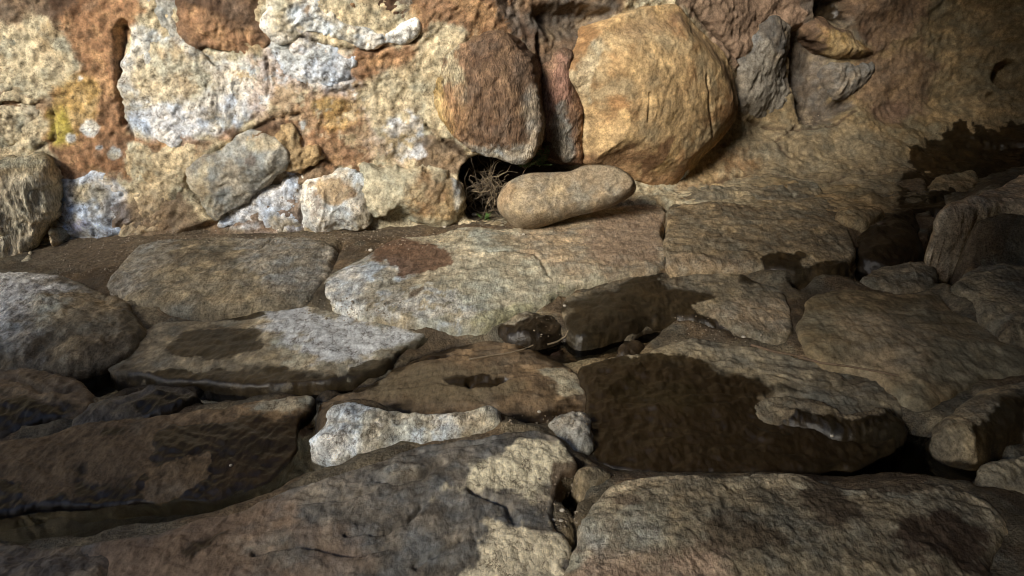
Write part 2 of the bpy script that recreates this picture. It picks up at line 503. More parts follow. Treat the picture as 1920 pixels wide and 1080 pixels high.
    attrs = {'tint': base_tint(W, pal, pscale, stretch), 'wet': np.full(len(P), float(wet)), 'crust': np.full(len(P), float(crust))}
    if waterline: attrs['wet'] = np.maximum(attrs['wet'], sstep(.035, .006, P[:, 2] - .02 * fbm(P * np.array([6, 6, 1]), 3)) * .9)
    attrs['tint'] = attrs['tint'] * gain[None]
    if ridge and band: attrs['tint'] *= np.exp(band * np.clip(rd, -1.2, 1.2))[:, None]
    apply_patches(P, UV, attrs, patches, to_uv)
    o = mesh_obj(name, P, q, mat, attrs, parent)
    return tag(o, label, cat, group)

def cen(outline):
    P = np.array(outline, float); return P.min(0) * .5 + P.max(0) * .5

def floor_frame(outline, z, sx=0.0, sy=0.0):
    c = cen(outline)
    return plane_frame(on_floor(c[0], c[1], z), (-sx, -sy, 1))

def wall_frame(outline, off=.02, lean=None, turn=None):
    c = cen(outline)
    uv, p = wall_hit(c[0], c[1], off)
    x, t = uv
    e = .12
    p1, p2 = wall_point(np.array([x - e, x + e]), np.array([t, t]))
    q1, q2 = wall_point(np.array([x, x]), np.array([t - e, t + e]))
    nn = np.cross(q2 - q1, p2 - p1); nn /= np.linalg.norm(nn)
    if nn[1] > 0: nn = -nn
    if lean is not None: nn[2] = lean
    if turn is not None: nn[0] = turn
    return plane_frame(p, nn)
#@@STRUCTURE
# ------------------------------------------------------------------ the setting
def grid_faces(na, nb):
    I = np.arange(na * nb).reshape(na, nb)
    return np.stack([I[:-1, :-1], I[1:, :-1], I[1:, 1:], I[:-1, 1:]], -1).reshape(-1, 4)

def build_ground():
    xs = np.concatenate([np.linspace(-30, -3.2, 24)[:-1], np.linspace(-3.2, 3.9, 480), np.linspace(3.9, 30, 24)[1:]])
    ys = np.concatenate([np.linspace(-30, 0.9, 24)[:-1], 0.9 + (5.5 - .9) * np.linspace(0, 1, 280) ** 1.25, np.linspace(5.5, 30, 20)[1:]])
    gx, gy = np.meshgrid(xs, ys, indexing='ij')
    P = np.stack([gx.ravel(), gy.ravel(), 0 * gx.ravel()], 1)
    # silt packed between the slabs, a finger below their rims ...
    cx, cy = xs[::4], ys[::4]
    hx, hy = np.meshgrid(cx, cy, indexing='ij'); H = np.stack([hx.ravel(), hy.ravel()], 1)
    num, den = np.full(len(H), -.03 * 2.0), np.full(len(H), 2.0)
    for pts, z0, sx, sy in SLAB_LEVELS:
        c = cen(pts); o = on_floor(c[0], c[1], z0)
        Q = np.array([on_floor(a, b, z0)[:2] for a, b in pts])
        ds = sdf(H, Q)
        w = 1 / (np.clip(-ds, 0, None) + .04) ** 3
        lev = z0 - .9 * np.clip(ds - .01, 0, .06) + np.clip(sx * (H[:, 0] - o[0]) + sy * (H[:, 1] - o[1]), -.08, .08)
        num += w * lev; den += w
    zc = (num / den).reshape(len(cx), len(cy))
    zi = np.stack([np.interp(ys, cy, r) for r in zc]); zi = np.stack([np.interp(xs, cx, c) for c in zi.T], 1)
    rel = .007 * fbm(P * 3.1, 2) + .006 * fbm(P * 9 + 4, 4, .62) + .004 * fbm(P * 40, 2)
    z = zi.ravel() - .005 + rel
    def to_uv(px, py): return on_floor(px, py, 0)[:2]
    attrs = {'tint': np.where(sstep(-.2, .3, fbm(P * 2.3, 3))[:, None] > .25, base_tint(P, 'floor', 1.2) * .85, base_tint(P, 'mud', 1.2)), 'wet': .05 + .4 * sstep(.1, .6, fbm(P * 1.9 + 7, 3)), 'crust': np.full(len(P), .3)}
    # ... and hollows that hold water
    for pl, lev, sf in GROOVES + POOLS:
        Q = np.array([to_uv(x, y) for x, y in smooth_poly(pl, 3)])
        k = sstep(-sf, sf, sdf(P[:, :2], Q) + .03 * fbm(P * 6, 3))
        z = z * (1 - k) + (lev + rel) * k
    attrs['wet'] = np.maximum(attrs['wet'], sstep(.028, .004, z) * .9)
    P[:, 2] = z
    apply_patches(P, P[:, :2], attrs, MUD_PATCHES, to_uv)
    o = mesh_obj('ground', P, grid_faces(len(xs), len(ys)), M_MUD, attrs, origin=np.zeros(3))
    tag(o, 'brown silt bed of the cave floor between the slabs', 'ground', kind='structure')

GROOVES = [
    ([(596, 866), (650, 860), (720, 838), (820, 836), (900, 817), (946, 792), (952, 800), (900, 824), (780, 845), (660, 888), (590, 906)], .035, .015),
    ([(1241, 392), (1249, 392), (1251, 440), (1251, 500), (1243, 500), (1243, 440)], -.01, .008), ([(586, 560), (612, 525), (640, 478), (646, 482), (616, 535), (594, 565)], .03, .012),
    ([(1052, 545), (1100, 530), (1240, 502), (1380, 500), (1480, 508), (1600, 495), (1600, 512), (1480, 520), (1400, 508), (1240, 510), (1110, 538), (1062, 556)], .01, .012),
    ([(1030, 960), (1050, 950), (1090, 905), (1100, 910), (1086, 960), (1078, 1000), (1082, 1100), (1074, 1100), (1068, 1000)], -.02, .012), ([(480, 948), (560, 915), (640, 888), (780, 836), (1000, 802), (1000, 796), (780, 828), (640, 878), (560, 905)], .0, .012),
]
POOLS = [
    ([(-90, 962), (60, 956), (180, 950), (260, 945), (400, 940), (500, 905), (545, 850), (580, 760), (605, 770), (588, 830), (600, 870), (560, 915), (480, 945), (370, 978), (300, 1002), (200, 1020), (150, 1030), (-90, 1032)], -.045, .03),
    ([(130, 702), (215, 697), (300, 715), (480, 730), (640, 728), (640, 738), (560, 742), (480, 748), (370, 725), (250, 735), (180, 755), (150, 740)], -.03, .02),
    ([(385, 735), (440, 728), (500, 745), (430, 762), (380, 765)], -.05, .02),
    ([(940, 638), (1060, 640), (1180, 636), (1260, 610), (1210, 655), (1170, 668), (1080, 680), (1000, 655)], -.02, .03),
    ([(1600, 850), (1640, 822), (1700, 815), (1760, 832), (1850, 860), (1890, 930), (1700, 905), (1600, 895), (1500, 884)], -.05, .03),
    ([(1590, 512), (1610, 490), (1740, 470), (1750, 400), (1780, 450), (1830, 488), (1790, 530), (1830, 580), (1880, 628), (1850, 620), (1790, 582), (1755, 552), (1620, 545), (1520, 545), (1490, 560), (1482, 545)], -.04, .03),
    ([(1730, 370), (1750, 350), (1840, 345), (1920, 315), (2010, 290), (2010, 320), (1850, 360), (1770, 388), (1745, 410)], -.05, .03),
]
MUD_PATCHES = [
    ('c', [(-90, 950), (180, 945), (400, 935), (520, 890), (560, 780), (610, 770), (590, 870), (480, 945), (300, 1002), (150, 1035), (-90, 1040)], (.035, .028, .02), .03, .02, .95),
    ('c', [(120, 700), (500, 720), (640, 725), (640, 742), (480, 760), (380, 770), (150, 745)], (.04, .032, .022), .03, .02, .9),
    ('c', [(1050, 655), (1150, 650), (1200, 670), (1180, 700), (1120, 710), (1060, 690)], (.24, .20, .11), .03, .03, .8),
    ('c', [(1080, 690), (1200, 660), (1460, 720), (1450, 780), (1500, 830), (1300, 850), (1100, 800)], (.31, .225, .12), .08, .06, .9),
    ('d', [(1080, 660), (1200, 640), (1460, 700), (1450, 780), (1500, 840), (1300, 850), (1100, 830)], None, .05, .05, .9),
    ('c', [(60, 520), (90, 450), (300, 440), (640, 435), (860, 425), (860, 450), (640, 480), (200, 530)], (.19, .145, .095), .03, .03, .6),
    ('c', [(540, 880), (600, 860), (700, 845), (950, 790), (1000, 800), (800, 835), (640, 890)], (.13, .10, .07), .03, .03, .8),
]

def build_wall():
    xs = np.concatenate([np.linspace(-9, -3.0, 60)[:-1], np.linspace(-3.0, 3.9, 800), np.linspace(3.9, 6.5, 40)[1:]])
    ts = np.concatenate([np.linspace(-.55, 1.75, 280), np.linspace(1.75, 4.2, 50)[1:]])
    gx, gt = np.meshgrid(xs, ts, indexing='ij')
    x, t = gx.ravel(), gt.ravel()
    P0 = wall_point(x, t)
    G = P0.reshape(len(xs), len(ts), 3)
    du = np.gradient(G, axis=0); dv = np.gradient(G, axis=1)
    nn = np.cross(du, dv).reshape(-1, 3); nn /= np.linalg.norm(nn, axis=1)[:, None]
    flip = (nn[:, 1] > .2) | ((np.abs(nn[:, 1]) <= .2) & (nn[:, 2] < 0)); nn[flip] *= -1
    uv = np.stack([x, t], 1)
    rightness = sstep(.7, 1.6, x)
    wp = P0 + .12 * np.stack([fbm(P0 * 2.6 + 1, 2), fbm(P0 * 2.6 + 40, 2), fbm(P0 * 2.6 + 80, 2)], 1)
    h = .04 * fbm(P0 * 1.3 + 4, 3) + (.012 - .005 * rightness) * fbm(wp * 6 + 9, 4, .6) + .006 * fbm(P0 * 30, 3, .6)
    h = h + (1 - rightness) * .009 * (np.abs(fbm(wp * 15 + 60, 3)) * 1.5 - .3)
    st = np.stack([x * 2.2, t * 9, 0 * x], 1) + 1.2 * np.stack([fbm(P0 * 1.7 + 5, 3), fbm(P0 * 1.7 + 15, 3), 0 * x], 1)
    h = h + rightness * (.006 * ridged(st, 3) + .045 * fbm(P0 * np.array([1.9, 1.9, 3.0]) + 3, 3, .5) + .016 * ridged(np.stack([x * 1.1 + t * .8, t * 3.2 - x * .7, 0 * x], 1) + .5 * wp, 2))
    to_uv = lambda px, py: wall_hit(px, py)[0]
    dirt = np.zeros(len(x))
    for pl, dp, sf in WALL_DENTS:
        Q = np.array([to_uv(a, b) for a, b in smooth_poly(pl, 3)])
        h = h - dp * sstep(-sf, sf, sdf(uv, Q) + .012 * fbm(P0 * 12, 3))
    for ln, w, dp in WALL_CRACKS:
        l2 = np.array([to_uv(a, b) for a, b in ln])
        dl = dline(uv, l2) + .010 * fbm(P0 * 18 + 4, 3)
        k = np.exp(-(np.clip(dl, 0, None) / w) ** 2)
        h = h - dp * k; dirt = np.maximum(dirt, sstep(.35, .9, k))
    # the apron dips under the bed at its front edge
    edge = -(.06 + .30 * rightness + .03 * fbm(P0 * 5, 3))
    h = h - .25 * sstep(0, .10, edge - t)
    P = P0 + nn * h[:, None]
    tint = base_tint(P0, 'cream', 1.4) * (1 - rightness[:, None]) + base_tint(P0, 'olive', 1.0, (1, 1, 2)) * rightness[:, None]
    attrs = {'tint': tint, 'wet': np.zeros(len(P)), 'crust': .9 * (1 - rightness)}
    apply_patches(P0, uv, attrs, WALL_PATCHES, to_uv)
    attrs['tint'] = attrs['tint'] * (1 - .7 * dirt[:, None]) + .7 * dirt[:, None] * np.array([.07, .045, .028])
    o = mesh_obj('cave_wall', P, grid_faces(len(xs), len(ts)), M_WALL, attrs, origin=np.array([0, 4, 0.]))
    return tag(o, 'lime crusted back wall of the cave with embedded stones', 'cave wall', kind='structure')

WALL_DENTS = [
    ([(1488, 62), (1540, 78), (1550, 115), (1542, 155), (1562, 184), (1592, 192), (1578, 212), (1548, 229), (1508, 228), (1488, 150)], .12, .05),
    ([(868, 330), (900, 300), (960, 300), (1000, 285), (1012, 230), (1022, 240), (1040, 290), (1095, 312), (1090, 380), (960, 400), (930, 405), (880, 400)], .30, .03),
    ([(1010, 20), (1080, 15), (1140, 25), (1120, 60), (1060, 70), (1020, 50)], .10, .04),
    ([(1865, 130), (1890, 112), (1912, 120), (1908, 150), (1885, 162), (1868, 155)], .12, .02),
    ([(1848, 178), (1860, 172), (1868, 180), (1855, 188)], .05, .01),
    ([(1640, 205), (1680, 195), (1700, 210), (1670, 232), (1645, 228)], .02, .02),
    ([(1540, 0), (1590, 0), (1585, 40), (1560, 45), (1530, 30)], .12, .03),
    ([(335, 440), (400, 415), (470, 350), (560, 300), (600, 300), (540, 350), (430, 420)], .06, .02),
    ([(216, 60), (240, 40), (236, 130), (238, 225), (226, 225), (218, 140)], .05, .012),
]
WALL_CRACKS = [
    ([(405, 416), (350, 352), (358, 316), (420, 275), (470, 245), (520, 222), (560, 215)], .010, .025), ([(498, 84), (560, 66), (620, 88), (700, 94), (772, 76), (800, 60)], .010, .025),
    ([(694, 325), (696, 420)], .007, .015), ([(798, 235), (850, 276), (895, 302)], .010, .03), ([(226, 50), (220, 140), (238, 232), (250, 262)], .009, .02), ([(565, 345), (568, 430)], .008, .02), ([(600, 295), (640, 325), (690, 335)], .008, .015),
    ([(560, 150), (590, 175), (640, 170), (690, 160)], .007, .012), ([(0, 196), (60, 192), (98, 196), (103, 260), (70, 278)], .008, .015), ([(500, 110), (505, 160), (498, 200), (460, 232)], .007, .012),
    ([(1010, 70), (1016, 140), (1012, 220)], .012, .04), ([(1300, 20), (1345, 70), (1385, 120)], .012, .03), ([(1400, 225), (1480, 245), (1560, 240), (1600, 210)], .012, .02), ([(1320, 345), (1420, 322), (1540, 345), (1600, 335), (1720, 330)], .012, .02), ([(1500, 230), (1450, 270), (1480, 300)], .008, .01),
]
WALL_PATCHES = [
    ('k', [(236, 70), (262, 48), (400, 106), (498, 118), (500, 190), (440, 250), (300, 268), (236, 232)], 'white', .03, .04, .9), ('k', [(245, 190), (400, 175), (500, 160), (480, 225), (350, 262), (270, 255)], 'bluewhite', .04, .05, .9),
    ('k', [(502, 87), (560, 70), (664, 106), (650, 140), (600, 170), (512, 140)], 'bluewhite', .03, .04, .9), ('k', [(100, 350), (170, 322), (235, 360), (228, 436), (126, 442)], 'bluewhite', .02, .03, .9), ('k', [(412, 425), (525, 345), (565, 355), (562, 435)], 'bluewhite', .02, .03, .9),
    ('k', [(-90, 40), (115, 45), (149, 110), (110, 165), (20, 192), (-90, 195)], 'cream', .03, .04, .9), ('k', [(-90, 205), (92, 196), (98, 265), (0, 294), (-90, 300)], 'cream', .03, .03, .9),
    ('k', [(690, 200), (770, 190), (800, 260), (760, 300), (700, 290)], 'white', .06, .06, .7, 0),
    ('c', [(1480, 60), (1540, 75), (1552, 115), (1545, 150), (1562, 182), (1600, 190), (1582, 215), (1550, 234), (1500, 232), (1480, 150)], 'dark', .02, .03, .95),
    ('c', [(480, 100), (700, 100), (800, 250), (760, 320), (560, 330), (480, 260)], (.46, .31, .20), .08, .08, .55, -.05),
    ('c', [(240, 255), (380, 262), (470, 235), (560, 220), (560, 260), (480, 250), (380, 285), (350, 330), (335, 330), (360, 285), (240, 285)], 'rust', .02, .03, .8),
    ('c', [(0, 180), (120, 180), (110, 205), (0, 208)], 'rust', .02, .03, .7), ('c', [(230, 380), (340, 340), (360, 400), (420, 420), (570, 430), (700, 420), (700, 450), (230, 455)], 'brown', .02, .03, .8),
    ('k', [(590, 90), (680, 140), (700, 240), (640, 180), (580, 170)], 'bluewhite', .03, .04, .7, 0),
    ('c', [(130, -20), (260, -20), (262, 30), (240, 70), (225, 150), (236, 235), (255, 262), (310, 272), (240, 300), (248, 335), (180, 326), (112, 345), (98, 300), (95, 200), (130, 155), (152, 110), (138, 60), (100, 20)], 'rust', .02, .03, 1),
    ('c', [(-20, -20), (140, -20), (110, 30), (70, 25), (40, 45), (0, 40), (-20, 60)], 'brown', .02, .03, .9),
    ('c', [(92, 200), (130, 140), (190, 150), (175, 210), (140, 260), (104, 262)], 'ochre', .03, .03, .85),
    ('c', [(96, 215), (120, 200), (138, 225), (130, 255), (104, 262)], (.42, .36, .07), .02, .02, .8),
    ('c', [(440, 250), (500, 225), (560, 250), (560, 300), (600, 295), (650, 340), (570, 350), (560, 420), (430, 425), (400, 415), (470, 350), (540, 310), (530, 270)], 'brown', .02, .03, .85),
    ('c', [(560, 245), (640, 255), (700, 300), (690, 335), (620, 320), (570, 290)], 'rust', .02, .03, .85, -.1),
    ('c', [(650, 105), (700, 90), (770, 70), (775, 120), (720, 150), (690, 160), (655, 150)], 'rust', .02, .03, .95),
    ('c', [(560, 180), (620, 170), (680, 190), (690, 250), (600, 265), (560, 240)], 'rust', .02, .03, .6, 0),
    ('c', [(590, 190), (650, 185), (680, 205), (665, 235), (610, 240)], 'ochre', .02, .02, .8, -.1),
    ('k', [(680, 150), (780, 110), (815, 95), (800, 200), (800, 240), (860, 290), (760, 300), (700, 240)], 'cream', .02, .03, .9),
    ('k', [(740, 215), (790, 230), (800, 290), (740, 295), (725, 260)], 'bluewhite', .02, .03, .8, -.1),
    ('c', [(790, 250), (870, 275), (880, 310), (840, 330), (780, 305)], 'brown', .015, .03, .8),
    ('c', [(770, -20), (1010, -20), (1010, 60), (960, 70), (860, 62), (830, 60), (780, 80), (778, 30)], 'rust', .02, .03, .95),
    ('k', [(790, 60), (850, 40), (870, 65), (830, 80), (805, 130), (790, 170)], 'cream', .015, .03, .9),
    ('c', [(925, -20), (1010, -20), (1020, 120), (1010, 160), (980, 100), (940, 50)], 'darkgrey', .02, .03, .7, 0),
    ('c', [(990, -20), (1180, -20), (1100, 80), (1030, 140), (1010, 220), (1000, 100)], 'brown', .02, .03, .95),
    ('c', [(1005, 10), (1150, 0), (1130, 50), (1050, 80), (1010, 60)], 'dark', .02, .03, .9),  # shadow of the recess above the boulders, painted in as dark colour
    ('c', [(1280, -20), (1540, -20), (1500, 50), (1420, 50), (1380, 130), (1310, 50)], (.30, .20, .14), .03, .04, .85),
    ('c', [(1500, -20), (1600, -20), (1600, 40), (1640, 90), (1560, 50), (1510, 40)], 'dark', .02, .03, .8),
    ('c', [(1590, -20), (1740, -20), (1720, 40), (1650, 100), (1600, 50)], 'brown', .03, .04, .9),
    ('c', [(1600, 110), (1700, 80), (1750, 130), (1730, 210), (1640, 230), (1610, 180)], 'brown', .06, .06, .8),
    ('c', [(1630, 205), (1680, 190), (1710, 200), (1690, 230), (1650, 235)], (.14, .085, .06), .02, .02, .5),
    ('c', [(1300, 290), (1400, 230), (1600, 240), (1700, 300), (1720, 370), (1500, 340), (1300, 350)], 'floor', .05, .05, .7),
    ('c', [(1260, 310), (1340, 280), (1420, 300), (1380, 340), (1280, 360)], 'tan', .04, .04, .6),
    ('w', [(1675, 290), (1720, 285), (1760, 255), (1800, 235), (1850, 240), (1990, 210), (1990, 330), (1870, 350), (1740, 330), (1700, 300)], None, .015, .05, 1.0),
    ('w', [(1540, 0), (1590, 0), (1585, 40), (1560, 45), (1530, 30)], None, .02, .03, .8),
    ('w', [(1680, 350), (1760, 320), (1990, 330), (1990, 520), (1720, 480)], None, .03, .03, 1.0),
    ('c', [(866, 330), (900, 298), (960, 298), (1000, 282), (1012, 225), (1024, 240), (1042, 290), (1098, 312), (1090, 385), (960, 402), (930, 408), (876, 402)], (.045, .035, .026), .015, .02, 1),  # niche behind the boulders painted near black to deepen its shade
    ('k', ell(168, 243, 17, 16), 'white', .006, .010, 1), ('k', ell(214, 287, 13, 11), 'white', .006, .01, 1),
    ('k', ell(133, 258, 8, 6), 'white', .006, .01, 1), ('k', ell(186, 277, 6, 4), 'white', .005, .008, 1),
    ('k', ell(260, 283, 24, 17), 'cream', .006, .012, 1), ('k', ell(152, 147, 5, 4), 'white', .005, .006, 1),
    ('c', ell(543, 330, 9, 6), (.55, .62, .78), .006, .01, .9), ('k', ell(568, 235, 8, 11), 'white', .005, .01, 1),
    ('k', ell(785, 283, 14, 15), 'bluewhite', .005, .01, 1), ('c', ell(512, 206, 16, 9), (.10, .09, .14), .01, .02, .8, .05),
]

def build_shell():
    # unseen rock roof over the chamber, its opening shaped to place the sunlight
    xs, ys = np.linspace(-9, 7, 161), np.linspace(-6, 7.5, 136)
    gx, gy = np.meshgrid(xs, ys, indexing='ij'); P = np.stack([gx.ravel(), gy.ravel(), 0 * gx.ravel()], 1)
    hole = smooth_poly(SUNLIGHT_HOLE, 3)
    d = sdf(P[:, :2], hole) + .25 * fbm(P * 1.3, 3)
    P[:, 2] = 2.75 + .18 * fbm(P * .9, 3) + .05 * fbm(P * 4, 3)
    q = grid_faces(len(xs), len(ys)); q = q[(d[q] < 0).all(1)]
    attrs = {'tint': base_tint(P, 'olive'), 'wet': np.zeros(len(P)), 'crust': np.zeros(len(P))}
    o = mesh_obj('unseen_roof', P, q, M_WALL, attrs, origin=np.array([0, 0, 2.75]))
    sm = o.modifiers.new('thickness', 'SOLIDIFY'); sm.thickness = .25; sm.offset = 1.0
    tag(o, 'unseen rock roof with an opening shaped to place the sunlight', 'cave roof', kind='structure')
    for nm, a, b in (('wall_right', (5.0, 6.0), (3.9, -5.6)), ('wall_rear', (4.6, -5.0), (-6.6, -5.0))):
        n = 90; m = 40
        s = np.linspace(0, 1, n); z = np.linspace(-.3, 3.2, m)
        gs, gz = np.meshgrid(s, z, indexing='ij')
        P = np.stack([a[0] + (b[0] - a[0]) * gs.ravel(), a[1] + (b[1] - a[1]) * gs.ravel(), gz.ravel()], 1)
        dx, dy = b[0] - a[0], b[1] - a[1]; L = math.hypot(dx, dy)
        P = P + np.array([dy / L, -dx / L, 0])[None] * (.22 * fbm(P * 1.1, 3) + .05 * fbm(P * 5, 3))[:, None]
        attrs = {'tint': base_tint(P, 'olive'), 'wet': np.zeros(len(P)), 'crust': np.zeros(len(P))}
        o = mesh_obj(nm, P, grid_faces(n, m), M_WALL, attrs, origin=np.array([a[0], a[1], 0.]))
        sm = o.modifiers.new('thickness', 'SOLIDIFY'); sm.thickness = .5; sm.offset = -1 if nm == 'wall_right' else -1
        tag(o, 'rock wall closing the cave chamber', 'cave wall', kind='structure')
SUNLIGHT_HOLE = [(-2.05, -3.6), (-2.9, -3.6), (-3.0, -2.2), (-3.25, -1.15), (-4.3, -.45), (-8.5, -.1), (-8.5, 2.5), (-3, 2.5), (-.6, 2.8), (.5, 2.9), (.5, 2.15), (0.1, 1.55), (-.8, 1.0), (-1.65, .2), (-2.15, -1.3)]  # opening outline set by where sun and shade should fall

WATER_Z = .002
def build_water():
    xs, ys = np.linspace(-6, 5.5, 60), np.linspace(-1, 5.6, 40)
    gx, gy = np.meshgrid(xs, ys, indexing='ij')
    P = np.stack([gx.ravel(), gy.ravel(), 0 * gx.ravel() + WATER_Z], 1)
    o = mesh_obj('water', P, grid_faces(60, 40), M_WATER, origin=np.zeros(3))
    tag(o, 'shallow dark water lying between the floor slabs', 'water', kind='structure')

# ------------------------------------------------------------------ slabs and boulders of the floor
SLABS, SLAB_LEVELS = [], []
def slab(outline, z, pal, label, name='rock_slab', cat='rock slab', sx=0, sy=0, mat=None, **kw):
    kw.setdefault('ridge', .004); kw.setdefault('dome', .02)
    SLABS.append((outline, z, pal, label, name, cat, sx, sy, mat, kw)); SLAB_LEVELS.append((outline, z, sx, sy))

slab([(198, 535), (215, 505), (240, 475), (265, 457), (320, 447), (400, 442), (480, 446), (545, 441), (600, 450), (632, 468), (628, 490), (608, 522), (588, 545), (560, 560), (500, 573), (420, 583), (340, 583), (270, 572), (232, 552)],
     .085, 'floor', 'broad grey brown slab against the foot of the pale wall', mat=M_COARSE, dome=0.027, skirt=0.100, rough=0.62, pscale=1.3,
     patches=[('k', [(430, 450), (540, 445), (630, 470), (600, 530), (520, 560), (470, 500)], 'grey', .05, .06, .8), ('k', [(200, 540), (260, 460), (320, 450), (300, 500), (240, 550)], 'grey', .05, .05, .6)],
     cracks=[([(490, 470), (505, 455), (512, 445)], .006, .015)])
slab([(-90, 525), (30, 513), (90, 515), (140, 525), (165, 540), (205, 548), (238, 565), (262, 590), (268, 622), (240, 650), (200, 675), (130, 692), (60, 692), (-90, 690)],
     .07, 'floor', 'rounded boulder with white flaky crust left of the dark pool', name='boulder', cat='boulder', dome=0.063, rim=0.034, skirt=0.100, lump=0.0108, ridge=0.0021,
     patches=[('k', [(-90, 520), (120, 515), (150, 545), (130, 590), (90, 640), (40, 670), (-90, 680)], 'grey', .06, .08, .95), ('k', [(-90, 520), (100, 517), (90, 580), (20, 640), (-90, 650)], (.74, .72, .66), .05, .08, .95), ('k', [(60, 590), (130, 570), (130, 620), (80, 640)], 'cream', .04, .05, .7),
              ('w', [(235, 590), (262, 592), (268, 625), (245, 640)], None, .02, .03, .9)])
slab([(212, 692), (232, 662), (262, 628), (290, 607), (340, 600), (395, 600), (430, 582), (480, 572), (545, 565), (620, 580), (680, 598), (745, 608), (805, 628), (788, 645), (752, 657), (718, 687), (660, 712), (560, 722), (470, 720), (350, 712), (270, 703)],
     .045, 'floor', 'wide flat slab with a pale grey dry half and dark wet stains', mat=M_WORN, dome=0.010, rim=0.008, skirt=0.100, rough=0.50, ridge=0.0035, ridge_dir=(2.0, 22),
     patches=[('k', [(470, 600), (440, 590), (500, 572), (545, 565), (620, 580), (805, 628), (745, 655), (700, 680), (655, 698), (600, 700), (540, 695), (530, 660), (475, 640)], 'floorpale', .02, .05, 1.0),
              ('k', [(480, 600), (560, 580), (700, 610), (780, 630), (700, 665), (620, 690), (560, 650)], (.62, .63, .62), .03, .05, .9),  # pale grey crust, its colour lightened further to give a silvery sheen
              ('w', [(328, 640), (350, 622), (420, 620), (480, 628), (485, 660), (440, 668), (420, 672), (350, 678), (330, 665)], None, .008, .03, 1),
              ('w', [(395, 588), (440, 578), (500, 590), (480, 602), (410, 602)], None, .008, .02, 1),
              ('w', [(820, 625), (760, 650), (720, 672), (660, 700), (600, 705), (540, 695), (440, 695), (300, 700), (210, 698), (300, 720), (560, 735), (680, 725), (740, 690), (800, 655)], None, .012, .035, 1)])
slab([(610, 532), (650, 500), (700, 470), (740, 448), (820, 440), (880, 425), (960, 430), (1060, 410), (1130, 393), (1195, 372), (1246, 388), (1242, 440), (1246, 497), (1180, 512), (1110, 527), (1055, 545), (1020, 560), (960, 582), (900, 604), (840, 608), (760, 600), (700, 588), (630, 570)],
     .085, 'floorpale', 'long pale yellowish slab running under the bean shaped boulder', dome=0.021, rim=0.015, skirt=0.100, rough=0.56, ridge=0.0049, ridge_dir=(2.4, 13),
     patches=[('c', [(980, 430), (1246, 380), (1246, 500), (1100, 520), (1010, 500)], 'sand', .06, .06, .9), ('c', [(1100, 420), (1240, 400), (1240, 480), (1130, 490)], (.28, .19, .13), .06, .06, .6),
              ('k', [(605, 535), (680, 478), (740, 480), (790, 510), (700, 560), (690, 590), (620, 568)], 'white', .03, .05, .9), ('k', [(700, 555), (800, 545), (900, 580), (860, 605), (740, 598)], 'white', .05, .06, .6, 0),
              ('c', [(700, 455), (760, 447), (800, 460), (850, 485), (845, 505), (780, 520), (750, 525), (735, 495), (695, 495)], (.15, .085, .05), .010, .03, .95), ('k', [(740, 440), (860, 430), (870, 455), (800, 458)], 'cream', .02, .03, .7),
              ('c', [(770, 555), (795, 545), (785, 562), (765, 568)], (.16, .12, .08), .006, .012, .9), ('c', [(880, 600), (960, 575), (1000, 560), (1050, 540), (1000, 575), (920, 605)], (.30, .27, .11), .03, .03, .5)],
     cracks=[([(850, 475), (930, 480), (1000, 480), (1030, 520)], .008, .012), ([(850, 465), (900, 440), (960, 432)], .008, .012)])
slab([(1251, 402), (1272, 386), (1340, 380), (1450, 373), (1560, 372), (1582, 400), (1597, 440), (1600, 480), (1572, 503), (1480, 504), (1400, 500), (1300, 502), (1251, 498)],
     .095, 'floor', 'large squarish brown slab right of the vertical crack', mat=M_COARSE, dome=0.015, rim=0.012, skirt=0.100, rough=0.68, ridge=0.0049, lump=0.0024, pscale=1.2,
     patches=[('w', [(1440, 488), (1500, 482), (1510, 500), (1600, 490), (1600, 520), (1440, 515)], None, .01, .03, 1), ('c', [(1251, 480), (1400, 492), (1400, 506), (1251, 505)], 'sand', .02, .02, .7)])
slab([(1278, 362), (1320, 342), (1400, 331), (1480, 333), (1533, 346), (1540, 366), (1500, 376), (1400, 379), (1300, 380)],
     .1, 'floor', 'low narrow brown slab behind the squarish slab', dome=0.018, rim=0.012, skirt=0.100, cracks=[([(1445, 335), (1470, 350), (1490, 372)], .008, .02), ([(1330, 340), (1332, 360)], .008, .015)])
slab([(1055, 562), (1068, 547), (1110, 539), (1170, 522), (1235, 509), (1300, 506), (1375, 505), (1420, 528), (1465, 545), (1480, 575), (1480, 612), (1468, 636), (1430, 636), (1390, 628), (1350, 612), (1310, 601), (1270, 594), (1225, 598), (1185, 610), (1125, 628), (1085, 630), (1064, 602)],
     .055, 'floor', 'wet dark brown slab with a lumpy glistening front edge', dome=0.015, rim=0.012, skirt=0.100, rough=0.56, lump=0.0036,
     patches=[('w', [(1062, 580), (1100, 550), (1150, 545), (1240, 510), (1250, 540), (1300, 555), (1360, 562), (1300, 578), (1330, 600), (1400, 640), (1250, 640), (1080, 645)], None, .01, .03, 1), ('w', [(1380, 505), (1430, 520), (1440, 535), (1390, 530)], None, .01, .02, 1),
              ('k', [(1130, 640), (1180, 618), (1240, 600), (1290, 598), (1350, 620), (1330, 635), (1240, 625)], (.30, .24, .17), .02, .03, .6, 0),
              ('c', [(1330, 580), (1470, 570), (1475, 625), (1400, 615)], 'sand', .04, .04, .8)],
     dents=[([(1330, 598), (1400, 625), (1440, 640), (1380, 640)], .02, .02)])
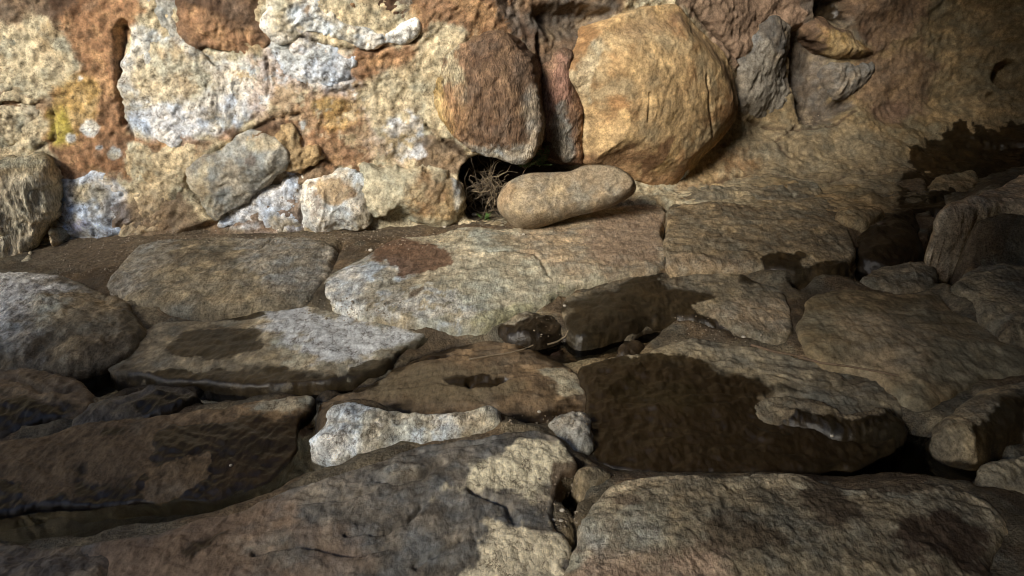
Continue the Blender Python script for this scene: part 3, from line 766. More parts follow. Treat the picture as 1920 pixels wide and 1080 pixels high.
slab([(940, 606), (955, 587), (985, 578), (1020, 584), (1046, 604), (1042, 622), (1000, 634), (960, 632), (940, 620)],
     .05, 'dark', 'small rounded wet rock with a pale cap beside the pool', name='rock', cat='rock', dome=0.027, rim=0.017, skirt=0.100, lump=0.0048, wet=.85,
     patches=[('d', [(950, 590), (985, 580), (1000, 585), (990, 605), (955, 615)], None, .01, .02, 1), ('k', [(950, 590), (985, 580), (1000, 585), (990, 605), (955, 612)], 'floorpale', .01, .02, .8)])
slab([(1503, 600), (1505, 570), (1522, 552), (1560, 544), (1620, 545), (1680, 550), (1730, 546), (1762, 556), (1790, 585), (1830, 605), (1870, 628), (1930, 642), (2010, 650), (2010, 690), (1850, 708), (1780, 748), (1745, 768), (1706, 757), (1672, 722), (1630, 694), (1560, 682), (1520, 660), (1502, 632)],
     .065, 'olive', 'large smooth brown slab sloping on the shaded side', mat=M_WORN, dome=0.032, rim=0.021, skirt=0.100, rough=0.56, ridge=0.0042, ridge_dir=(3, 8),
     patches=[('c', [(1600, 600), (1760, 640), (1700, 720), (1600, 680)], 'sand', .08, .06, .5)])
slab([(1098, 690), (1180, 668), (1210, 662), (1258, 644), (1300, 633), (1340, 636), (1400, 648), (1460, 660), (1560, 684), (1632, 698), (1670, 724), (1700, 765), (1690, 812), (1640, 848), (1560, 878), (1400, 884), (1250, 884), (1150, 878), (1110, 850), (1108, 790), (1102, 740)],
     .028, 'floor', 'broad low slab with a dry upper band and a dark brown wet lower half', mat=M_WORN, dome=.008, rim=.008, skirt=.06, sy=.03, sx=.0, rough=.7, ridge=.007, ridge_dir=(1.8, 13),
     patches=[('c', [(1090, 700), (1300, 690), (1440, 740), (1500, 800), (1600, 830), (1500, 890), (1100, 890)], (.22, .155, .085), .06, .06, .8), ('c', [(1150, 720), (1300, 730), (1330, 770), (1200, 760)], (.20, .17, .08), .05, .05, .6),
              ('w', [(1090, 685), (1210, 668), (1260, 672), (1320, 682), (1375, 702), (1430, 712), (1435, 730), (1470, 735), (1420, 755), (1440, 790), (1500, 800), (1600, 815), (1660, 800), (1710, 830), (1600, 900), (1090, 900)], None, .02, .04, 1), ('w', ell(1330, 800, 150, 60), None, .02, .02, 1), ('w', [(1500, 800), (1600, 780), (1720, 790), (1720, 900), (1500, 900)], None, .06, .03, .8)])
slab([(1422, 762), (1440, 748), (1470, 742), (1510, 746), (1552, 760), (1585, 782), (1640, 770), (1690, 785), (1700, 810), (1660, 815), (1600, 818), (1560, 812), (1500, 800), (1440, 785)],
     .042, 'floor', 'crusty brown rock ledge beside the black water', name='rock', cat='rock', dome=0.018, rim=0.010, skirt=0.100, lump=0.0060, wet=.2,
     patches=[('w', [(1480, 790), (1560, 780), (1600, 800), (1640, 780), (1720, 800), (1700, 830), (1460, 830)], None, .01, .03, 1)])
slab([(600, 765), (640, 735), (700, 717), (750, 690), (790, 670), (850, 650), (920, 640), (985, 652), (1035, 672), (1075, 700), (1098, 735), (1098, 765), (1060, 785), (1000, 795), (940, 800), (880, 785), (800, 790), (690, 780)],
     .012, 'mud', 'low silt covered mound standing in the shallow pool', mat=M_WORN, name='rock_mound', cat='rock', dome=0.027, rim=0.007, skirt=0.100, rough=0.50, ridge=0.0049, wet=.35, ridge_dir=(1.8, 20), band=.25,
     patches=[('k', [(1005, 700), (1040, 692), (1075, 710), (1080, 740), (1060, 752), (1035, 740), (1040, 715)], 'cream', .008, .02, .9), ('d', [(990, 690), (1085, 700), (1090, 750), (1000, 760)], None, .02, .03, .8),
              ('c', [(640, 735), (700, 715), (740, 690), (725, 712), (700, 728), (640, 745)], 'sand', .01, .015, .8), ('w', [(830, 722), (880, 716), (955, 718), (930, 735), (880, 735)], None, .008, .015, 1),
              ('c', [(700, 700), (850, 690), (960, 730), (900, 760), (700, 755)], (.20, .155, .09), .04, .04, .7)],
     dents=[([(880, 720), (955, 717), (930, 732), (885, 736)], .03, .01), ([(825, 728), (880, 724), (880, 732), (830, 734)], .01, .01)],
     cracks=[([(740, 690), (800, 680), (900, 662), (990, 655)], .008, .012)])
slab([(588, 825), (596, 806), (615, 785), (622, 766), (650, 757), (690, 757), (750, 765), (820, 774), (880, 766), (910, 761), (932, 766), (942, 784), (933, 799), (900, 811), (850, 824), (820, 829), (750, 825), (725, 828), (690, 840), (650, 851), (625, 858), (600, 848)],
     .095, 'white', 'elongated rock with thick white pitted crust facing the viewer', name='rock', cat='rock', dome=0.018, rim=0.021, skirt=0.100, lump=0.0072, crust=1, sy=.22,
     patches=[('c', [(640, 775), (740, 770), (830, 782), (700, 800), (640, 815)], 'floorgrey', .02, .04, .5, .1), ('k', [(850, 775), (940, 765), (930, 800), (860, 820)], 'cream', .03, .03, .8)])
slab([(1026, 800), (1050, 781), (1090, 776), (1106, 795), (1101, 832), (1085, 842), (1056, 830)],
     .05, 'grey', 'small crusted knob of rock between front slab and pool', name='rock', cat='rock', dome=0.027, rim=0.021, skirt=0.100, lump=0.0060, crust=.6,
     patches=[('w', [(1020, 800), (1060, 800), (1060, 835), (1020, 820)], None, .02, .03, .8)])
slab([(-90, 850), (0, 830), (75, 820), (140, 802), (225, 790), (280, 785), (350, 772), (425, 764), (500, 750), (560, 742), (588, 745), (575, 770), (560, 790), (560, 830), (530, 880), (480, 915), (400, 940), (290, 945), (180, 950), (60, 955), (-90, 960)],
     .022, 'mud', 'long shaded brown slab with ragged wet edge above black water', mat=M_WORN, dome=0.015, rim=0.008, skirt=0.100, rough=0.56, sy=.07, sx=-.02,
     patches=[('k', [(480, 770), (500, 752), (560, 742), (590, 745), (570, 765), (520, 780)], 'floorpale', .015, .03, .9), ('c', [(-90, 850), (280, 800), (260, 900), (180, 950), (-90, 960)], (.15, .10, .055), .05, .05, .8),
              ('w', [(285, 830), (330, 805), (420, 800), (460, 780), (540, 785), (600, 770), (600, 900), (480, 930), (260, 960), (250, 920), (290, 880)], None, .008, .025, 1),
              ('d', [(262, 938), (280, 900), (285, 885), (330, 872), (370, 862), (398, 852), (400, 872), (380, 900), (320, 935)], None, .008, .015, 1),
              ('w', [(-90, 905), (30, 910), (40, 945), (110, 935), (160, 945), (260, 930), (260, 990), (-90, 990)], None, .008, .02, 1),
              ('w', [(190, 815), (240, 808), (240, 820), (200, 825)], None, .006, .01, 1)])
slab([(-90, 695), (60, 684), (120, 705), (165, 738), (150, 768), (80, 788), (-90, 815)],
     .05, 'mud', 'shaded brown rock below the white crusted boulder', mat=M_WORN, name='rock', cat='rock', dome=0.032, rim=0.021, skirt=0.100,
     patches=[('w', [(-90, 770), (60, 760), (140, 765), (80, 800), (-90, 830)], None, .02, .03, .9)], cracks=[([(30, 720), (90, 745), (130, 740)], .010, .02)])
slab([(140, 800), (150, 777), (180, 755), (250, 737), (310, 724), (370, 732), (374, 748), (340, 766), (280, 781), (200, 792)],
     .03, 'dark', 'dark wet rock lying between the left pool and the long slab', name='rock', cat='rock', dome=0.021, rim=0.015, skirt=0.100, wet=.45, lump=0.0048,
     patches=[('w', [(250, 770), (300, 745), (370, 745), (340, 775), (270, 790)], None, .01, .02, 1)])
slab([(150, 1030), (210, 1014), (300, 998), (370, 973), (425, 958), (480, 940), (550, 913), (640, 887), (710, 863), (780, 835), (820, 828), (900, 818), (950, 808), (1000, 803), (1025, 810), (1050, 828), (1082, 858), (1082, 874), (1062, 890), (1046, 915), (1036, 950), (1045, 985), (1068, 1005), (1078, 1050), (1080, 1200), (240, 1200), (203, 1080), (203, 1050)],
     .085, 'floorgrey', 'huge grey foreground slab with a pale yellow crusted right shoulder', mat=M_WORN, dome=0.027, rim=0.019, skirt=0.100, rough=0.59, ridge=0.0049, sy=.05, ridge_dir=(2.0, 9), density=1.35,
     patches=[('k', [(830, 935), (890, 890), (950, 870), (980, 835), (1010, 828), (1060, 840), (1082, 862), (1060, 885), (1035, 910), (1020, 950), (985, 970), (960, 930), (900, 930)], (.74, .65, .45), .02, .04, 1), ('k', [(870, 1090), (890, 1040), (930, 1000), (980, 985), (1050, 990), (1085, 1010), (1090, 1200), (870, 1200)], (.72, .62, .43), .02, .05, 1),
              ('c', [(1040, 870), (1085, 870), (1080, 900), (1050, 930), (1030, 930)], (.12, .08, .05), .01, .02, .9), ('c', [(150, 1030), (480, 945), (540, 960), (480, 1040), (520, 1200), (150, 1200)], (.22, .145, .09), .08, .07, .85),
              ('k', ell(750, 897, 34, 15, -5), 'grey', .01, .02, .9), ('c', [(560, 1010), (640, 1000), (700, 1060), (600, 1080)], (.22, .15, .10), .06, .05, .6), ('w', [(350, 1040), (400, 1010), (440, 1000), (390, 1035), (360, 1060)], None, .01, .02, .8)],
     cracks=[([(650, 1016), (720, 1010), (765, 990), (790, 960)], .006, .016), ([(885, 930), (950, 955), (965, 985)], .010, .02), ([(700, 905), (740, 915), (790, 905), (830, 880)], .008, .012), ([(480, 1050), (560, 1035), (660, 1048), (720, 1040)], .006, .012), ([(720, 865), (820, 850), (900, 835), (980, 818)], .006, .010), ([(560, 960), (640, 950), (700, 925)], .006, .010), ([(780, 1070), (860, 1030), (900, 1000)], .007, .012)],
     dents=[(ell(750, 897, 40, 18, -5), -.012, .015)])
slab([(1075, 1018), (1081, 980), (1110, 950), (1132, 925), (1160, 903), (1210, 892), (1310, 886), (1375, 891), (1435, 883), (1500, 887), (1590, 912), (1710, 908), (1780, 912), (1845, 933), (1880, 963), (1893, 992), (1882, 1020), (1862, 1060), (1852, 1200), (1075, 1200)],
     .085, 'floorpale', 'broad rough foreground slab with brown stains right of the deep crack', mat=M_COARSE, dome=0.027, rim=0.021, skirt=0.100, rough=0.68, ridge=0.0070, ridge_dir=(2.2, 9), lump=0.0024, density=1.35,
     patches=[('c', [(1160, 930), (1400, 890), (1600, 930), (1860, 960), (1860, 1200), (1300, 1200), (1200, 1000)], 'floor', .07, .07, .85), ('c', [(1075, 1030), (1130, 1040), (1300, 1040), (1360, 1100), (1200, 1200), (1075, 1200)], (.42, .29, .20), .05, .05, .7),
              ('c', [(1500, 885), (1590, 905), (1700, 905), (1720, 925), (1640, 960), (1600, 1000), (1540, 985), (1500, 930)], (.075, .052, .032), .03, .08, .85), ('c', [(1315, 995), (1340, 985), (1370, 1005), (1430, 1010), (1540, 1010), (1520, 1030), (1420, 1035), (1330, 1022)], (.08, .058, .036), .02, .06, .8), ('c', [(1690, 1010), (1740, 975), (1800, 985), (1840, 1010), (1850, 1090), (1760, 1090), (1700, 1050)], (.06, .036, .022), .03, .07, .9),
              ('c', [(1130, 930), (1190, 930), (1220, 955), (1160, 960)], (.12, .085, .055), .015, .02, .8), ('k', [(1080, 1000), (1130, 950), (1260, 1030), (1200, 1060), (1100, 1040)], 'grey', .04, .04, .5)])
slab([(1077, 890), (1093, 876), (1120, 877), (1150, 889), (1130, 903), (1092, 910)], .08, 'floor', 'small smooth stone wedged at the top of the deep crack', name='stone', cat='stone', dome=0.021, rim=0.017, skirt=0.100, rough=0.37, ridge=0)
slab([(-90, 1032), (90, 1029), (178, 1036), (201, 1056), (192, 1100), (192, 1200), (-90, 1200)], .08, 'dark', 'dark rock in the lower corner beyond the narrow cleft', mat=M_WORN, name='rock', cat='rock', dome=0.027, rim=0.017, skirt=0.100)
slab([(1768, 397), (1777, 383), (1806, 373), (1856, 352), (1920, 328), (2010, 300), (2010, 400), (1920, 392), (1850, 394)], .34, 'sand', 'blocky rock with a steep striped face at the shaded edge', mat=M_COARSE, name='boulder', cat='boulder', dome=0.021, rim=0.021, skirt=0.420, rough=0.81, ridge=0.0042,
     patches=[('c', [(1768, 390), (1920, 390), (2010, 400), (2010, 420), (1768, 420)], 'sand', .03, .03, .6)])
slab([(1787, 535), (1806, 515), (1845, 497), (1920, 500), (2010, 505), (2010, 640), (1920, 634), (1882, 628), (1868, 612), (1838, 582), (1826, 555)], .12, 'floor', 'brown boulder under the blocky striped rock', mat=M_COARSE, name='boulder', cat='boulder', dome=0.042, rim=0.025, skirt=0.100, rough=0.74)
slab([(1610, 525), (1640, 506), (1680, 493), (1730, 488), (1754, 500), (1757, 528), (1735, 546), (1690, 550), (1640, 541)], .06, 'floor', 'flat oval stone in the dark channel', name='stone', cat='stone', dome=0.027, rim=0.017, skirt=0.100)
slab([(1622, 425), (1652, 401), (1708, 396), (1724, 415), (1730, 448), (1722, 475), (1662, 490), (1614, 478), (1602, 447)], .07, 'dark', 'dark wet rock beside the squarish slab', name='rock', cat='rock', dome=0.032, rim=0.021, skirt=0.100, wet=.8, patches=[('d', [(1625, 420), (1650, 410), (1660, 425), (1635, 435)], None, .01, .02, .9)])
slab([(1745, 345), (1765, 326), (1820, 323), (1832, 333), (1825, 349), (1800, 356), (1760, 355)], .13, 'olive', 'small flat stone in the black gap below the right wall', name='stone', cat='stone', dome=0.015, rim=0.012, skirt=0.100)
slab([(1575, 396), (1600, 386), (1640, 388), (1650, 399), (1622, 413), (1590, 414)], .13, 'olive', 'little stone at the back corner of the squarish slab', name='stone', cat='stone', dome=0.021, rim=0.012, skirt=0.100)
slab([(1756, 803), (1772, 779), (1800, 752), (1845, 727), (1920, 716), (2010, 706), (2010, 850), (1920, 832), (1852, 846), (1810, 842), (1772, 828)], .07, 'floor', 'rounded boulder at the edge beside black water', mat=M_COARSE, name='boulder', cat='boulder', dome=0.052, rim=0.030, skirt=0.100, rough=0.74, lump=0.0036,
     patches=[('w', [(1835, 800), (1870, 775), (1960, 780), (2010, 800), (2010, 850), (1840, 850)], None, .02, .03, 1)])
slab([(1836, 872), (1862, 861), (1920, 852), (2010, 846), (2010, 925), (1920, 918), (1872, 908), (1842, 893)], .06, 'floor', 'low rock poking out of the black water at the edge', name='rock', cat='rock', dome=0.027, rim=0.017, skirt=0.100, rough=0.81, lump=0.0048)
slab([(1150, 652), (1165, 642), (1190, 641), (1208, 650), (1200, 665), (1170, 672), (1152, 664)], .03, 'mud', 'small mossy brown stone under the lumpy wet ledge', name='stone', cat='stone', dome=0.015, rim=0.012, skirt=0.100, wet=.6)

build_ground()
build_water()
WALL = build_wall()
build_shell()
for outline, z, pal, label, name, cat, sx, sy, mat, kw in SLABS:
    stone(name, outline, floor_frame(outline, z, sx, sy), pal, mat or M_SLAB, label=label, cat=cat, **kw)

# the loose bean-shaped boulder
BEAN = [(932, 385), (937, 365), (950, 345), (972, 332), (1000, 325), (1040, 324), (1068, 323), (1092, 313), (1120, 310), (1150, 313), (1178, 328), (1191, 346), (1188, 362), (1165, 378), (1130, 392), (1090, 403), (1050, 415), (1010, 427), (985, 430), (965, 424), (945, 408)]
_p = on_floor(1000, 426, .12)
_d = ray(1060, 370); _n = -_d / np.linalg.norm(_d)
_n = _n + np.array([0, 0, .25]); _n /= np.linalg.norm(_n)
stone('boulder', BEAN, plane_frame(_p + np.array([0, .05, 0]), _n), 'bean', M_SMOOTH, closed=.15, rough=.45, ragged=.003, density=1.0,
      label='smooth tan bean shaped boulder resting loose in front of the wall', cat='boulder',
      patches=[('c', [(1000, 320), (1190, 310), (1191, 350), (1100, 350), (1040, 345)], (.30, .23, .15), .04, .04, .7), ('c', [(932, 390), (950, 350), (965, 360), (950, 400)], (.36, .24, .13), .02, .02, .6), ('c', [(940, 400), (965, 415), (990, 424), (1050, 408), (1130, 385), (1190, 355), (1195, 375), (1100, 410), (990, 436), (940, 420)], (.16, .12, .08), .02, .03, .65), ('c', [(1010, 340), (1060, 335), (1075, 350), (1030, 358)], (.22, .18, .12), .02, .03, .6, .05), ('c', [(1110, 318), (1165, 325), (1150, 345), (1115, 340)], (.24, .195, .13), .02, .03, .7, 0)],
      dents=[([(1100, 322), (1125, 316), (1120, 330)], .012, .01), ([(960, 370), (972, 362), (975, 378), (962, 382)], .006, .006), ([(1140, 360), (1175, 350), (1170, 366), (1145, 372)], .010, .012)],
      cracks=[([(950, 405), (955, 392), (965, 380)], .004, .005)])

# ------------------------------------------------------------------ boulders standing in or against the back wall
def boulder(outline, pal, label, off=.03, name='boulder', cat='boulder', mat=None, lean=None, turn=None, **kw):
    kw.setdefault('dome', .12); kw.setdefault('rim', .09); kw.setdefault('skirt', .25)
    return stone(name, outline, wall_frame(outline, off, lean, turn), pal, mat or M_STREAK, label=label, cat=cat, **kw)

boulder([(-90, 315), (0, 300), (50, 297), (76, 304), (95, 322), (98, 360), (98, 400), (88, 428), (68, 460), (48, 487), (30, 515), (18, 527), (-90, 548)], 'cream',
        'furrowed pillar like rock at the left edge below the pale wall', off=.14, dome=.06, rim=.06, skirt=.4, ridge=.016, band=.3, ridge_dir=(13, 2.2), rough=1.2, lump=.004,
        patches=[('c', [(-90, 330), (60, 320), (95, 340), (90, 420), (40, 490), (-90, 540)], 'grey', .05, .05, .6), ('k', [(-90, 300), (60, 295), (95, 320), (40, 320), (-90, 330)], 'cream', .02, .02, 1)])
boulder([(800, 230), (791, 185), (804, 140), (815, 100), (840, 76), (880, 70), (930, 64), (960, 76), (988, 110), (1003, 160), (1009, 215), (1008, 262), (994, 293), (968, 306), (920, 298), (888, 284), (852, 269), (825, 250)], 'brown',
        'tall rounded brown boulder with flaking left edge in the wall', off=.06, turn=-.12, bulge=.5, dome=.08, rim=.03, skirt=.3, ridge=.012, band=.38, ridge_dir=(16, 2.2), rough=.9, stretch=(2.5, 1, .5),
        patches=[('k', [(800, 230), (790, 185), (806, 130), (815, 100), (850, 72), (880, 72), (855, 90), (870, 130), (880, 180), (870, 200), (850, 150), (830, 160), (815, 200)], 'cream', .012, .025, .9), ('c', [(803, 150), (820, 110), (830, 160), (850, 200), (855, 240), (830, 250), (803, 210)], 'ochre', .01, .02, .85),
                 ('c', [(812, 100), (830, 96), (838, 115), (820, 135)], 'brown', .01, .02, .9), ('k', [(840, 180), (870, 160), (880, 200), (870, 240), (840, 230)], 'rust', .02, .03, .7), ('c', [(875, 72), (960, 76), (1005, 160), (1010, 262), (960, 305), (905, 290), (880, 230), (885, 150)], 'brown', .02, .03, .92), ('c', [(860, 275), (900, 280), (990, 270), (990, 300), (950, 312), (890, 295)], 'grey', .02, .03, .8), ('k', [(905, 290), (935, 270), (945, 300), (915, 308)], 'white', .01, .02, .7, 0),
                 ('c', [(985, 180), (1010, 170), (1012, 270), (990, 270)], 'grey', .02, .02, .6)],
        cracks=[([(815, 120), (808, 165), (812, 190), (822, 215), (830, 240), (850, 262), (880, 282)], .010, .03)])
boulder([(1015, 215), (1020, 165), (1030, 125), (1055, 92), (1080, 96), (1076, 140), (1089, 180), (1096, 210), (1099, 303), (1080, 308), (1052, 298), (1031, 265), (1020, 240)], 'brown',
        'narrow reddish rock wedged between the two tall boulders', off=.03, dome=.05, rim=.05, skirt=.3, ridge=.008, band=.35, ridge_dir=(14, 2), stretch=(2, 1, .5),
        patches=[('c', [(1020, 150), (1050, 110), (1060, 180), (1030, 230)], (.36, .20, .15), .03, .03, .7), ('k', [(1030, 210), (1050, 190), (1060, 240), (1065, 300), (1040, 280)], 'grey', .015, .02, .8), ('c', [(1070, 180), (1096, 200), (1099, 300), (1080, 300)], 'rust', .02, .02, .9)])
boulder([(1100, 305), (1097, 225), (1095, 190), (1081, 160), (1072, 145), (1086, 100), (1125, 57), (1185, 24), (1240, 12), (1280, 14), (1310, 50), (1350, 90), (1374, 130), (1383, 175), (1382, 218), (1368, 245), (1330, 285), (1295, 318), (1282, 345), (1240, 356), (1196, 340), (1180, 326), (1140, 310)], 'tan',
        'big tan domed boulder with pitted face standing in the wall', off=.045, turn=.5, bulge=.8, dome=.19, rim=.015, skirt=.3, rough=.5, lump=.003, crust=.45, mat=M_WALL,
        patches=[('c', [(1270, 30), (1330, 80), (1380, 150), (1385, 220), (1350, 240), (1340, 160), (1300, 90)], 'brown', .04, .04, .6), ('c', [(1150, 60), (1240, 15), (1290, 40), (1230, 60)], 'brown', .04, .04, .5), ('c', [(1100, 300), (1180, 270), (1200, 320), (1290, 310), (1280, 350), (1200, 345)], 'rust', .04, .05, .75),
                 ('k', [(1072, 150), (1090, 110), (1120, 70), (1130, 90), (1100, 150), (1100, 195), (1085, 175)], 'cream', .012, .02, .7), ('c', [(1205, 265), (1225, 250), (1215, 310), (1200, 330), (1190, 300)], (.16, .08, .04), .01, .02, .8), ('k', [(1270, 330), (1290, 320), (1285, 348), (1275, 352)], 'white', .006, .012, .9)],
        cracks=[([(1285, 140), (1290, 190), (1305, 250)], .007, .018), ([(1085, 165), (1105, 150), (1110, 120), (1140, 80)], .008, .010), ([(1180, 170), (1178, 220)], .006, .012)])
boulder([(1382, 220), (1378, 165), (1374, 122), (1406, 76), (1427, 48), (1470, 40), (1490, 80), (1482, 140), (1494, 200), (1502, 226), (1480, 232), (1430, 221)], 'darkgrey',
        'dark grey rock beside the hollow right of the big tan boulder', off=.03, dome=.05, rim=.03, skirt=.2, lump=.010, crust=.4, ragged=.03, mat=M_WALL,
        patches=[('k', [(1385, 140), (1420, 70), (1440, 110), (1470, 160), (1480, 210), (1400, 215)], (.24, .215, .175), .03, .04, .8), ('c', [(1460, 40), (1500, 60), (1500, 232), (1475, 200), (1470, 120)], 'dark', .03, .03, .8)])
boulder([(1512, 52), (1540, 38), (1580, 50), (1620, 75), (1640, 95), (1630, 106), (1590, 113), (1560, 110), (1530, 85)], 'brown', 'ochre crusted rock lip above the dark hollow', off=.035, name='rock', cat='rock', dome=.06, rim=.05, skirt=.3, lump=.012, crust=.8, mat=M_WALL,
        patches=[('k', [(1530, 50), (1620, 80), (1630, 104), (1560, 105)], 'ochre', .02, .03, .5)])
boulder([(1540, 130), (1560, 112), (1600, 118), (1636, 115), (1640, 142), (1625, 168), (1590, 182), (1556, 174), (1542, 150)], 'darkgrey', 'small dark knobbly rock under the ochre lip', off=.015, ragged=.025, name='rock', cat='rock', dome=.05, rim=.03, skirt=.3, lump=.014, crust=.5, mat=M_WALL)

# stones bedded in the wall: pieces of it
def bed(outline, pal, label=None, off=.0, **kw):
    kw.setdefault('dome', .012); kw.setdefault('bulge', .5); kw.setdefault('rim', .006); kw.setdefault('skirt', .08); kw.setdefault('crust', .8); kw.setdefault('lump', .007); kw.setdefault('ragged', .03)
    return stone('stone', outline, wall_frame(outline, off), pal, kw.pop('mat', M_WALL), label=label, parent=WALL, **kw)

bed([(85, 450), (92, 424), (108, 433), (119, 455), (115, 471), (96, 473)], 'cream', 'small cream stone beside the furrowed pillar', off=.08, dome=.05)
bed([(30, 513), (45, 487), (65, 474), (75, 490), (65, 508), (42, 519)], 'cream', 'pale wedge stone at the foot of the furrowed pillar', off=.12, dome=.05)
bed([(-90, 40), (20, 36), (40, 44), (75, 26), (115, 50), (132, 66), (138, 95), (149, 110), (125, 145), (110, 165), (75, 185), (20, 192), (-90, 195)], 'cream', 'large cream crusted block at the upper edge')
bed([(-90, 205), (30, 198), (88, 196), (96, 240), (98, 265), (75, 274), (30, 280), (0, 294), (-90, 300)], 'cream', 'cream block above the furrowed pillar', patches=[('c', [(40, 200), (90, 198), (95, 240), (50, 240)], 'sand', .03, .03, .6)])
bed([(237, 224), (235, 175), (237, 115), (246, 80), (262, 48), (282, 52), (310, 66), (360, 86), (400, 106), (485, 113), (499, 122), (499, 188), (485, 213), (455, 222), (457, 239), (430, 246), (360, 254), (320, 264), (296, 259), (270, 244), (246, 228)], 'white', 'large white crusted block with bluish lower edge', off=.008, dome=.02, lump=.008, crust=1,
    patches=[('k', [(250, 60), (330, 80), (400, 120), (390, 190), (300, 200), (245, 190)], 'cream', .04, .05, .85), ('k', [(250, 210), (400, 190), (499, 170), (480, 215), (360, 250), (290, 262)], 'bluewhite', .03, .04, .9), ('c', ell(455, 145, 22, 15), 'ochre', .02, .02, .7, -.1)])
bed([(228, 443), (228, 400), (240, 340), (239, 283), (265, 267), (300, 280), (370, 266), (360, 300), (345, 340), (330, 370), (325, 410), (310, 433), (270, 439)], 'cream', 'tall beige lump left of the tilted grey stone', patches=[('c', [(228, 400), (290, 360), (330, 390), (310, 440), (230, 445)], 'sand', .04, .04, .7), ('c', [(300, 420), (380, 400), (380, 440), (300, 440)], 'brown', .02, .02, .7)])
bed([(358, 320), (390, 296), (430, 276), (465, 252), (500, 256), (529, 280), (532, 310), (500, 340), (460, 370), (430, 395), (405, 414), (390, 400), (370, 370), (355, 345)], 'grey', 'tilted smooth grey stone with dark underside cleft', off=.04, dome=.035, lump=.003, crust=.3, ragged=.006, patches=[('c', ell(470, 298, 11, 12), (.15, .12, .10), .006, .012, .8), ('c', [(358, 330), (400, 300), (390, 340), (400, 400), (370, 370)], 'cream', .03, .03, .7), ('c', [(460, 260), (510, 255), (525, 275), (470, 280)], 'cream', .02, .02, .7)])
bed([(412, 425), (435, 401), (480, 371), (525, 347), (548, 343), (563, 360), (564, 415), (562, 433), (480, 434)], 'bluewhite', 'pale bluish stone under the tilted grey stone', dome=.03)
bed([(569, 428), (568, 380), (576, 347), (600, 328), (635, 329), (670, 342), (690, 370), (696, 400), (693, 425), (650, 434)], 'white', 'striped pale lump with ochre crown at the wall foot', off=.02, dome=.05, ridge=.006, ridge_dir=(14, 3), patches=[('c', [(590, 335), (640, 330), (680, 360), (640, 380), (600, 370)], 'tan', .02, .03, .85), ('c', [(575, 350), (600, 340), (600, 400), (580, 410)], 'brown', .02, .03, .6, 0)])
bed([(697, 414), (694, 332), (702, 321), (780, 311), (825, 325), (850, 340), (862, 360), (860, 390), (850, 413), (810, 418), (750, 414)], 'cream', 'rounded tan stone beside the dry twigs', off=.05, dome=.06, rim=.04, lump=.004, crust=.5, patches=[('c', [(770, 325), (840, 335), (855, 370), (840, 410), (780, 400)], 'tan', .03, .03, .8), ('c', [(846, 340), (863, 360), (860, 395), (850, 380)], 'white', .01, .01, .8)])
bed([(497, 42), (510, 0), (525, -50), (600, -50), (610, 0), (626, 26), (652, 46), (700, 54), (745, 52), (780, 46), (777, 64), (750, 77), (700, 87), (650, 79), (600, 61), (560, 63), (522, 80), (502, 64)], 'white', 'layered white crust ledge curling out of the wall', off=.035, dome=.025, rim=.012, skirt=.2, ragged=.014, ridge=.008, ridge_dir=(2, 22), patches=[('k', [(500, 40), (520, -40), (560, -40), (560, 20), (520, 60)], 'cream', .03, .03, .9), ('c', ell(576, 20, 10, 12), (.22, .15, .09), .008, .012, .9)])
bed([(612, -50), (790, -50), (782, 38), (745, 46), (700, 48), (655, 38), (628, 18)], 'brown', 'brown rock above the white ledge', off=.0, dome=.03, patches=[('c', [(615, -40), (690, -40), (680, 30), (640, 25)], 'rust', .03, .04, .8), ('k', [(740, -50), (782, -50), (780, 35), (755, 30)], 'grey', .015, .03, .8)])
bed([(342, -50), (498, -50), (495, 40), (504, 60), (490, 104), (430, 109), (392, 100), (346, 66), (337, 30)], 'brown', 'brown stained rock right of the rusty streak', off=.01, dome=.03, crust=.3, patches=[('c', [(340, 30), (420, 40), (490, 80), (430, 108), (390, 98)], 'rust', .04, .04, .7)])
bed([(502, 87), (560, 70), (620, 86), (664, 106), (660, 135), (620, 168), (560, 164), (512, 140)], 'bluewhite', 'bluish crusted stone under the white ledge', off=.0, dome=.03, lump=.011, crust=1, patches=[('c', [(500, 85), (560, 70), (620, 90), (560, 120)], (.36, .38, .36), .03, .03, .7)])
bed([(100, 350), (120, 332), (170, 322), (220, 345), (234, 361), (228, 400), (227, 434), (165, 443), (126, 440), (101, 415)], 'bluewhite', 'white knobbly crusted stone right of the furrowed pillar', dome=.04, lump=.014, crust=1, patches=[('c', ell(150, 365, 24, 20), 'cream', .02, .03, .7), ('c', [(130, 410), (170, 405), (180, 415), (150, 430)], (.38, .38, .62), .02, .03, .5, .1)])
bed([(500, 250), (530, 240), (555, 255), (552, 285), (590, 285), (600, 298), (570, 312), (540, 312), (528, 280)], 'tan', 'ochre brown rib above the tilted grey stone', off=.015, dome=.015, lump=.012)
bed([(262, 0), (300, -50), (338, -50), (335, 40), (330, 75), (300, 55), (280, 30)], 'grey', 'greenish grey stone at the top of the wall', dome=.02)
#@@DETAILS
# ------------------------------------------------------------------ small things
def tube(path, r0, r1, sides=5):
    P = np.array(path, float); m = len(P)
    T = np.gradient(P, axis=0); T /= np.linalg.norm(T, axis=1)[:, None] + 1e-9
    co, q = [], []
    ref = np.array([.3, .2, .93])
    for i in range(m):
        a = np.cross(T[i], ref); a /= np.linalg.norm(a) + 1e-9; b = np.cross(T[i], a)
        r = r0 + (r1 - r0) * i / (m - 1)
        for k in range(sides):
            w = 2 * math.pi * k / sides
            co.append(P[i] + r * (math.cos(w) * a + math.sin(w) * b))
    for i in range(m - 1):
        for k in range(sides):
            q.append((i * sides + k, i * sides + (k + 1) % sides, (i + 1) * sides + (k + 1) % sides, (i + 1) * sides + k))
    return co, q

def empty(name, loc):
    o = bpy.data.objects.new(name, None); o.empty_display_size = .05
    SC.collection.objects.link(o); o.location = [float(v) for v in loc]; return o

